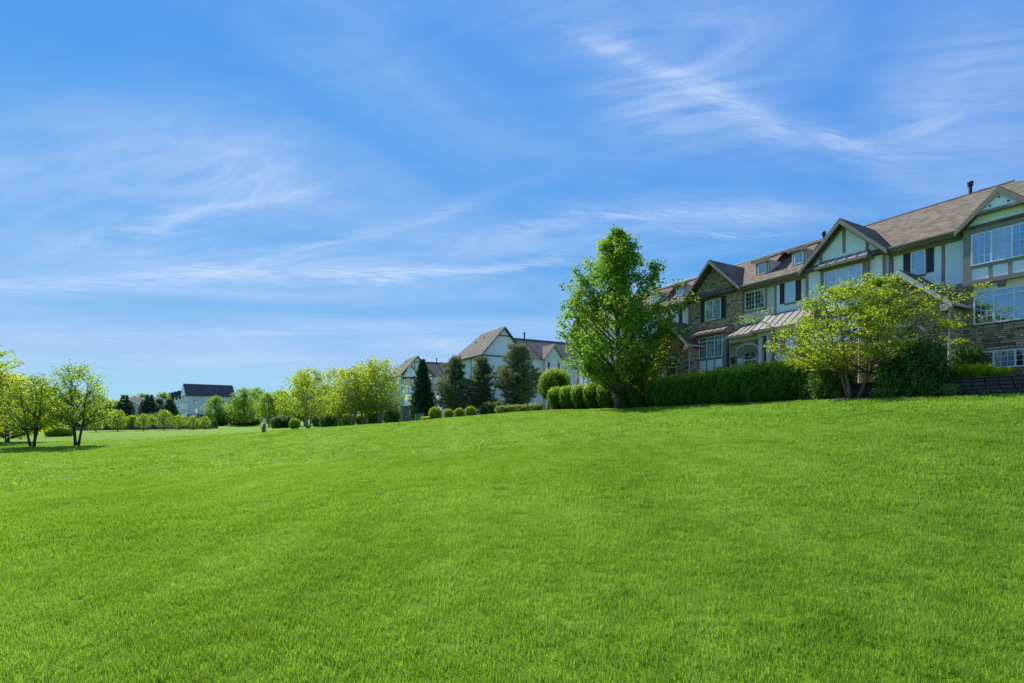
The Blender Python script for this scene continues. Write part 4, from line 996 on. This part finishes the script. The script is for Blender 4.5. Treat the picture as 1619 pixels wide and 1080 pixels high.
# the wide multi-stemmed tree by the entry
env_s = lambda t: np.interp(t, [0, .12, .3, .5, .7, .88, 1.0], [.55, .92, 1.0, .92, .72, .42, .08])
SERV = gen_tree('serviceberry', 9, 5.95, env_s, 4.25, 1.95, 76, 8, 42, .112, .44, 'bark_thin', 'leaf_service', stems=4, spread=1.6, trunk_r=.135, up=.5, off=(.35, -.25), flat=.34, lobes=.26, rag=.55, tl=.30)
q = lpt(-13.7, 27.3); plant('ornamental_tree', 'low wide multi-stemmed tree with yellow-green leaves before the gabled porch', 'tree', SERV, TR, q, .4)
tag(add('mulch_ring', MR, None, None, (q[0], q[1], q[2]), (0, 0, 0), (1.15, 1.15, 1)), 'ring of brown mulch round the multi-stemmed tree', 'mulch')

# clipped hedge, standing in a mulched strip
b = MB(); xs = np.linspace(-45, -6, 131); ed = [27.72+.10*sin(x*1.7)+.06*sin(x*5.1) for x in xs]
for k in range(130):
    P = [lpt(xs[k], ed[k]), lpt(xs[k+1], ed[k+1]), lpt(xs[k+1], 29.9), lpt(xs[k], 29.9)]; b.poly(*[(p[0], p[1], p[2]+(.045 if i > 1 else .012)) for i, p in enumerate(P)])
tag(add('mulch_bed', b.mesh('mulch_bed'), 'mulch'), 'strip of brown mulch under the hedge and shrubs', kind='structure')
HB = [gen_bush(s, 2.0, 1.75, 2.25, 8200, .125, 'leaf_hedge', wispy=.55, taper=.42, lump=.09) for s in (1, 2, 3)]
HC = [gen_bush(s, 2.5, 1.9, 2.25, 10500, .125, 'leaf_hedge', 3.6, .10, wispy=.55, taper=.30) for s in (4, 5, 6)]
hx = [(-42.6, 2.3), (-40.6, 2.3), (-38.6, 2.3), (-36.7, 2.35), (-34.7, 2.25), (-32.6, 2.2), (-30.6, 2.1)]
for k, (x, h) in enumerate(hx):
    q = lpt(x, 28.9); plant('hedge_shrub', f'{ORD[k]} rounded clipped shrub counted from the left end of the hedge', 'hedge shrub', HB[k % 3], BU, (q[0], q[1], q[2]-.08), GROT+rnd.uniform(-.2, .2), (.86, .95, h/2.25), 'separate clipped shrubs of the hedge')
hx = [(-28.3, 2.15), (-26.3, 2.3), (-24.3, 2.35), (-22.3, 2.4), (-20.4, 2.45), (-18.6, 2.45), (-17.2, 2.4)]
for k, (x, h) in enumerate(hx):
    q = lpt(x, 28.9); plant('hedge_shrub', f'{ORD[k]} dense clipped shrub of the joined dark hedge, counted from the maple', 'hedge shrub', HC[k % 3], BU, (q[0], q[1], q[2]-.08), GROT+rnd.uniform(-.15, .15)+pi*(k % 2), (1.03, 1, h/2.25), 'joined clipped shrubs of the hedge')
DB = [gen_bush(s, 2.4, 2.1, 2.2, 8500, .14, 'leaf_shrub_dark', 2.3, .16, .08, .70, 1.0) for s in (11, 12)]
for k, (x, y, sc, lab) in enumerate(((-15.1, 28.0, (.78, .7, .92), 'dark shrub left of the multi-stemmed tree trunk by the wall'),
                                     (-12.0, 27.75, (.62, .7, .85), 'dark glossy shrub right of the multi-stemmed tree'), (-10.95, 27.7, (.70, .75, 1.12), 'largest dark glossy shrub, covering the left end of the bare wall'))):
    q = lpt(x, y); plant('dark_shrub', lab, 'shrub', DB[k % 2], BU, (q[0], q[1], q[2]-.08), k*1.3, sc, 'dark shrubs along the retaining wall')
q = lpt(-10.3, 30.6, 3.3); plant('dark_shrub', 'small dark shrub at the house wall behind the largest dark shrub', 'shrub', DB[1], BU, q, 2, (.5, .5, .75))
LM = gen_bush(21, 1.9, 1.9, 2.0, 9000, .10, 'leaf_lime', 2.2, .08, .1)
DL = gen_blades(31, 420, .75, .62, .035, 'leaf_lime', .9)
for k, (x, y, s, lab) in enumerate(((-9.85, 28.8, 1.25, 'left large clump of arching lime daylily leaves on the wall terrace'), (-9.3, 28.75, 1.15, 'middle clump of arching daylily leaves on the wall terrace'), (-8.6, 28.75, .85, 'small right clump of arching daylily leaves under the basement window'),
                                    (-12.85, 28.9, .8, 'bright green clump of strap leaves behind the trunk on the terrace'), (-12.25, 28.9, .75, 'bright green clump of strap leaves beside the dark shrub on the terrace'), (-15.55, 28.6, .6, 'small yellow-green clump by the orange flower pot'))):
    q = lpt(x, y, 3.3); plant('daylily_clump', lab, 'plant', (DL,), ('leaves',), q, k*1.7, s, 'strap-leaved clumps on the terrace')
PB = gen_bush(41, .9, .8, .75, 1500, .10, 'leaf_perennial', 2., .15, .05, .5, 1.)
for k, (x, s, lab) in enumerate(((-15.6, .55, 'low grey-green perennial left of the dark shrub'), (-14.6, .65, 'low grey-green perennial under the multi-stemmed tree'), (-12.75, .62, 'small perennial right of the tree trunk at the wall foot'), (-12.2, 1., 'leafy grey-green perennial at the foot of the dark shrub'), (-11.3, 1.0, 'leafy perennial between the two dark shrubs'), (-10.75, 1.05, 'pale leafy perennial under the largest dark shrub'), (-9.9, .7, 'dim bluish perennial against the bare block wall'))):
    q = lpt(x, 27.55 if x > -15.5 else 27.7); plant('perennial', lab, 'plant', PB, BU, q, k, s, 'low perennials at the wall foot')
# pot with orange flowers
q = lpt(-16.05, 29.6, 3.35); t = thing('flower_pot', 'dark blue pot of orange flowers beside the hedge end', 'flower pot', q, 0)
b = MB(); b.tube([(0, 0, 0), (0, 0, .5), (0, 0, .55)], [.16, .24, .26], 12); add('pot', b.mesh('pot'), 'pot', t)
r_ = np.random.RandomState(5); V, F = leaves(np.array((0, 0, .85))+r_.normal(size=(160, 3))*np.array((.13, .13, .15)), unitv(160, r_), np.full(160, .11), r_); add('petals', mesh_np('petals', V, F), 'orange_petal', t)

# beyond the hedge end : big round shrub, pines, spruce, low shrubs
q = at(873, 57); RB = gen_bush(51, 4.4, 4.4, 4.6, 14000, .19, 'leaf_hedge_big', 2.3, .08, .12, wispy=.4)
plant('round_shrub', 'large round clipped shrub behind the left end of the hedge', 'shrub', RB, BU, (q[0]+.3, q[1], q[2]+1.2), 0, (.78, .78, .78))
PINES = [gen_conifer(s, 8.3, 3.2, 16, 7, 1.0, 'bark_dark', 'needle_pine', .46, -.10, 17, .60, .55, .065) for s in (3, 8, 17)]
for k, (x, Y, s, lab) in enumerate(((720, 68, (1.05, 1.05, .98), 'left and thinnest of the three grey-green pines'), (762, 69, (.86, .86, .96), 'middle dark pine of the three before the hip-roofed block'), (819, 66, (1.24, 1.24, 1.08), 'broad right pine of the three, nearest to the hedge'))):
    plant('pine_tree', lab, 'tree', PINES[k % 3], TR, at(x, Y), k*2.1, s, 'three pines by the hip-roofed block')
SPR = gen_conifer(5, 9.0, 2.5, 26, 9, .25, 'bark_dark', 'needle_spruce', .40, .28, 15, .86, .10, .10)
plant('spruce_tree', 'dense dark green spruce left of the three pines', 'tree', SPR, TR, at(668, 72), 0, (.98, .98, .98))
for k, (x, Y, s, lab) in enumerate(((688, 60, .80, 'leftmost round lime shrub below the pines'), (709, 60.5, .62, 'second round lime shrub below the pines'), (726, 61, .62, 'third round lime shrub below the pines, beside a trunk'), (744, 61, .66, 'rightmost round lime shrub below the pines'))):
    q = at(x, Y); plant('lime_shrub', lab, 'shrub', LM, BU, (q[0], q[1], q[2]-.1), k, s, 'round lime shrubs below the pines')
for k, (x, Y, s, lab) in enumerate(((772, 62, .7, 'small dark round shrub at the foot of the right pine'), (789, 62, .72, 'second dark round shrub near the right pine'))):
    q = at(x, Y); plant('dark_shrub', lab, 'shrub', DB[k], BU, (q[0], q[1], q[2]-.1), k, s)
for k, x in enumerate((793, 805, 818, 832, 845, 853)):
    plant('perennial', f'{ORD[k]} bright perennial clump from the pines towards the hedge', 'plant', PB, BU, at(x, 56.5), k, (1.5, 1.5, 1.25), 'bright perennials between pines and hedge')
q = at(675, 60); plant('daylily_clump', 'low yellow-green clump left of the round lime shrubs', 'plant', (DL,), ('leaves',), q, 0, (1.4, 1.2, .9))
ub = MB(); ub.box(-.4, .4, -.35, .35, 0, 1.25); ub.box(-.43, .43, -.38, .38, 1.25, 1.32); UB = ub.mesh('cabinet'); UB.materials.append(MATS['utility_green'])
ul = MB(); ul.box(-.34, .34, -.37, -.35, .15, 1.1); UL = ul.mesh('cabinet_door'); UL.materials.append(MATS['utility_green'])
for x, lab in ((660.5, 'left green utility cabinet at the foot of the spruce'), (666.5, 'right green utility cabinet at the foot of the spruce')):
    plant('utility_cabinet', lab, 'utility box', (UB, UL), ('cabinet', 'cabinet_door'), at(x, 64), .3, .8, 'utility cabinets')

# yellow-green birches in the middle
env_b = lambda t: np.interp(t, [0, .1, .3, .55, .75, .9, 1.0], [.5, .8, 1.0, .95, .75, .5, .15])
BIR = [gen_tree('birch', s, 7.6, env_b, 3.3, 1.9, 46, 7, 19, .21, .52, 'bark_birch', 'leaf_birch', stems=3, spread=.9, trunk_r=.17, up=.9, flat=.9, lobes=.14, tl=.34) for s in (14, 15, 16)]
for k, (x, Y, s, lab) in enumerate(((487, 58, .93, 'yellow-green birch clump standing alone left of the birch group'), (536, 66, 1.02, 'leftmost yellow-green birch of the group by the block'), (559, 61, .93, 'low front birch of the group with twin trunks'), (577, 64, 1.06, 'tallest birch in the middle of the group'), (601, 61, 1.06, 'rightmost birch of the group, next to the half-timbered block'))):
    plant('birch_tree', lab, 'tree', BIR[k % 3], TR, at(x, Y), k*1.9, s, 'yellow-green birches')
SHD = [gen_tree('shade', s, 8.6, env_b, 3.3, 1.6, 46, 8, 24, .27, .70, 'bark', 'leaf_shade', trunk_r=.16, up=.75, lobes=.14, tl=.32) for s in (24, 25)]
for k, (x, Y, s, lab) in enumerate(((341, 118, .80, 'round-crowned young tree before the grey townhouse row'), (386, 110, .96, 'taller green tree right of the grey townhouse row'), (425, 100, .78, 'small leafy tree between the grey row and the birches'), (447, 108, .85, 'leafy tree just left of the birches'),
                                    (482, 100, 1.20, 'tall green tree top rising behind the birches'), (515, 112, 1.0, 'green tree behind the lone birch clump'), (590, 130, 1.6, 'distant tree crown above the birch group'))):
    plant('shade_tree', lab, 'tree', SHD[k % 2], TR, at(x, Y), k*1.3, s, 'green trees in the background')
for k, (x, Y, s, m_, lab) in enumerate(((466, 74, .8, LM, 'light shrub behind the lone birch clump'), (520, 70, .9, DB[0], 'dark shrub left of the birch group'), (550, 70, 1.0, LM, 'light green shrub inside the birch group'), (587, 70, 1.1, DB[1], 'dark shrub behind the tallest birch'), (440, 85, .9, DB[0], 'dark shrub near the young trees'),
                                        (455, 86, .9, DB[1], 'dark shrub at the edge of the far lawn'), (505, 84, 1.0, DB[1], 'dark shrub behind the lone birch'), (537, 84, 1.2, DB[0], 'wide dark shrub in the shade behind the birches'), (618, 76, 1.2, DB[0], 'dark shrub beside the half-timbered block'), (572, 66, .8, LM, 'small lime shrub at the birch trunks'))):
    q = at(x, Y); plant('garden_shrub', lab, 'shrub', m_, BU, (q[0], q[1], q[2]-.1), k, s, 'shrubs around the birches')
# dog-waste station
q = at(418.5, 47); t = thing('waste_station', 'slim green pet waste post with white sign on the far lawn', 'post', q, 0)
b = MB(); b.box(-.04, .04, -.04, .04, -.1, 1.35); add('post', b.mesh('post'), 'utility_green', t)
b = MB(); b.box(-.14, .14, -.06, -.04, .85, 1.3); add('sign', b.mesh('sign'), 'sign_white', t)
b = MB(); b.box(-.13, .13, -.12, -.04, .5, .8); add('bag_dispenser', b.mesh('bag_dispenser'), 'utility_green', t)
b = MB(); b.tube([(0, -.2, 0), (0, -.2, .45), (0, -.2, .5)], [.15, .19, .17], 12); add('bin', b.mesh('bin'), 'trim_dark', t)

# the left side : river birches, golden tree, crab-apples along a low wall, evergreens
RB_ = [gen_tree('river_birch', s, 7.1, env_b, 2.6, 1.9, 52, 7, 20, .17, .50, 'bark_dark', 'leaf_birch_green', stems=3, spread=.8, trunk_r=.15, up=1.1, flat=.9, lobes=.2, tl=.36) for s in (34, 35)]
plant('river_birch', 'airy green multi-stemmed birch standing alone on the left lawn', 'tree', RB_[0], TR, at(121, 44.5), .6, (1.0, 1.0, 1.0))
plant('river_birch', 'smaller airy birch between the lone birch and the golden tree', 'tree', RB_[1], TR, at(52, 43), 2., (.95, .95, .86))
GLD = gen_tree('golden', 44, 5.6, env_b, 3.2, .9, 54, 8, 26, .19, .55, 'bark', 'leaf_gold', trunk_r=.13, up=.5, lobes=.1, tl=.33)
plant('golden_tree', 'bright golden-leaved low tree at the left edge', 'tree', GLD, TR, at(12, 49), 0, (1.1, 1.1, 1.16))
LOC = gen_tree('locust', 54, 11.5, env_b, 4.4, 3.2, 60, 8, 26, .21, .55, 'bark', 'leaf_birch_green', trunk_r=.2, up=.35, flat=.45, lobes=.2, tl=.38)
plant('locust_tree', 'tall feathery tree reaching in from the left edge', 'tree', LOC, TR, at(-60, 47), 1., (1., 1., .96))
LOW = thing('low_wall', 'long low dark block wall across the far left lawn', 'wall', (0, 0, 0))
wl = MB(); prev = None; pts_ = []
for x in np.linspace(-40, 345, 32):
    Y = 86+6*(x/340); X = (x-809.5)/FPX*Y; pts_.append((X, Y, tz1(X, Y)))
LOW.location = pts_[16]
for k in range(len(pts_)-1):
    (a, c, d), (e, f, g_) = pts_[k], pts_[k+1]; o0 = pts_[16]
    for cse in range(3):
        for hh in range(3):
            s0, s1 = hh/3+.01, (hh+1)/3-.01; P0 = np.array((a+(e-a)*s0, c+(f-c)*s0, d+(g_-d)*s0)); P1 = np.array((a+(e-a)*s1, c+(f-c)*s1, d+(g_-d)*s1)); z = -.12+cse*.33
            u = [tuple(np.array(p)-o0) for p in (P0+(0, 0, z), P1+(0, 0, z), P1+(0, 0, z+.31), P0+(0, 0, z+.31))]; u2 = [(p[0]-.3, p[1]+.45, p[2]) for p in u]
            wl.poly(*u); wl.poly(u[3], u[2], u2[2], u2[3]); wl.poly(u[0], u[3], u2[3], u2[0]); wl.poly(u[1], u2[1], u2[2], u[2])
tag(add('block_courses', wl.mesh('block_courses', fix=False), 'wall_block', LOW), None, kind='stuff')
CRB = [gen_tree('crab', s, 3.7, env_b, 1.75, .9, 28, 6, 14, .19, .36, 'bark', 'leaf_birch_green', trunk_r=.08, up=.6, lobes=.15, tl=.36) for s in (64, 65)]
for k, (x, Y, s) in enumerate(((152, 79, .62), (186, 82, .92), (227, 84, .74), (259, 86, .90), (283, 87, .68), (306, 88, .66), (324, 90, .6))):
    plant('crabapple_tree', f'{ORD[k]} small round crabapple from the left along the low wall', 'tree', CRB[k % 2], TR, at(x, Y), k*1.4, s, 'small crabapples along the low wall')
EVG = gen_conifer(75, 7.6, 2.9, 14, 8, .3, 'bark_dark', 'needle_spruce', .5, .15, 11, .8, .2, .12)
for k, (x, Y, s, lab) in enumerate(((197, 108, .92, 'dark evergreen before the house with tan gable'), (236, 112, .95, 'dark evergreen right of the tan gable house'), (269, 112, .82, 'dark evergreen hiding the left end of the grey row'), (170, 112, .75, 'short dark evergreen left of the tan gable house'), (252, 118, .85, 'dark evergreen under the brown roof'))):
    plant('evergreen_tree', lab, 'tree', EVG, TR, at(x, Y), k*2.2, (s*1.15, s*1.15, s), 'dark evergreens at far left')
for k, x in enumerate((272, 283, 291, 300, 310, 319, 328, 338)):
    Y = 95; X = (x-809.5)/FPX*Y; plant('ball_shrub', f'{ORD[k]} tiny ball shrub from the left on the bed above the low wall', 'shrub', DB[k % 2], BU, (X, Y, tz1(X, Y)+.55), k, .42, 'ball shrubs above the low wall')
SHD_D = gen_bush(77, 2.6, 2.4, 3.2, 5000, .22, 'leaf_shrub_dark', 2.2, .2, .08, .6, 1.)
for k, (x, Y, s, m_, lab) in enumerate(((82, 62, .72, LM, 'left low lime shrub beyond the lone birch'), (97, 62.5, .66, LM, 'right low lime shrub beyond the lone birch'), (108, 63, .55, LM, 'smallest lime shrub behind the lone birch trunk'), (150, 95, 1.3, DB[0], 'dark shrub behind the first crabapple'), (208, 97, 1.1, LM, 'light shrub on the bed between crabapples'), (240, 97, 1.0, LM, 'light low shrub above the low wall'),
                                        (20, 92, 1.5, DB[1], 'dark shrub mass behind the golden tree'), (70, 95, 1.5, DB[0], 'dark shrub behind the smaller birch'), (350, 120, 1.5, DB[0], 'dark shrub below the grey row end wall'), (400, 118, 1.6, DB[1], 'dark shrub below the taller green tree'), (375, 122, 1.5, DB[1], 'dark shrub in the shade before the grey row'), (178, 99, 1.25, DB[1], 'dark shrub behind the second crabapple'), (216, 100, 1.15, DB[0], 'dark shrub behind the third crabapple'), (246, 101, 1.3, DB[1], 'dark shrub left of the fourth crabapple'), (293, 104, 1.0, DB[0], 'dark shrub below the corner of the grey row'), (379, 116, 1.9, SHD_D, 'tall dark tree-like shrub just right of the grey townhouse row'))):
    q = at(x, Y); plant('garden_shrub', lab, 'shrub', m_, BU, (q[0], q[1], q[2]+(.35 if Y > 94 and Y < 98 else -.1)), k, s, 'shrubs on the far left')
for k, (x, Y, s) in enumerate(((-60, 125, 1.1), (20, 130, 1.05), (75, 128, 1.15), (120, 140, 1.1), (158, 150, 1.0), (225, 190, 1.2), (258, 200, 1.3), (405, 175, 1.35), (440, 185, 1.3), (475, 170, 1.25), (530, 180, 1.4))):
    plant('shade_tree', f'{ORD[k]} tree from the left in the distant tree line', 'tree', SHD[k % 2], TR, at(x, Y), k*.9, s, 'distant tree line')
FW = gen_tree('far', 91, 9, env_b, 4.2, .6, 26, 6, 18, .6, 1.1, 'bark_dark', 'leaf_shade', trunk_r=.2, up=.6, tl=.35)
# a far wood closing the horizon, one mass
r_ = np.random.RandomState(9); vv = np.empty(len(FW[1].vertices)*3, np.float32); FW[1].vertices.foreach_get('co', vv); vv = vv.reshape(-1, 3); VV = []
for k in range(60):
    a = radians(-64+k*1.95+r_.uniform(-.6, .6)); d = r_.uniform(300, 380); ca, sa = cos(k*1.7), sin(k*1.7); s = r_.uniform(1.0, 1.5)
    p = vv*s; VV.append(np.stack([p[:, 0]*ca-p[:, 1]*sa+d*sin(a), p[:, 0]*sa+p[:, 1]*ca+d*cos(a), p[:, 2]-.5], -1))
VV = np.concatenate(VV); tag(add('distant_wood', mesh_np('distant_wood', VV, np.arange(len(VV)).reshape(-1, 4)), 'leaf_shade'), 'far green tree line along the horizon', 'wood', kind='stuff')
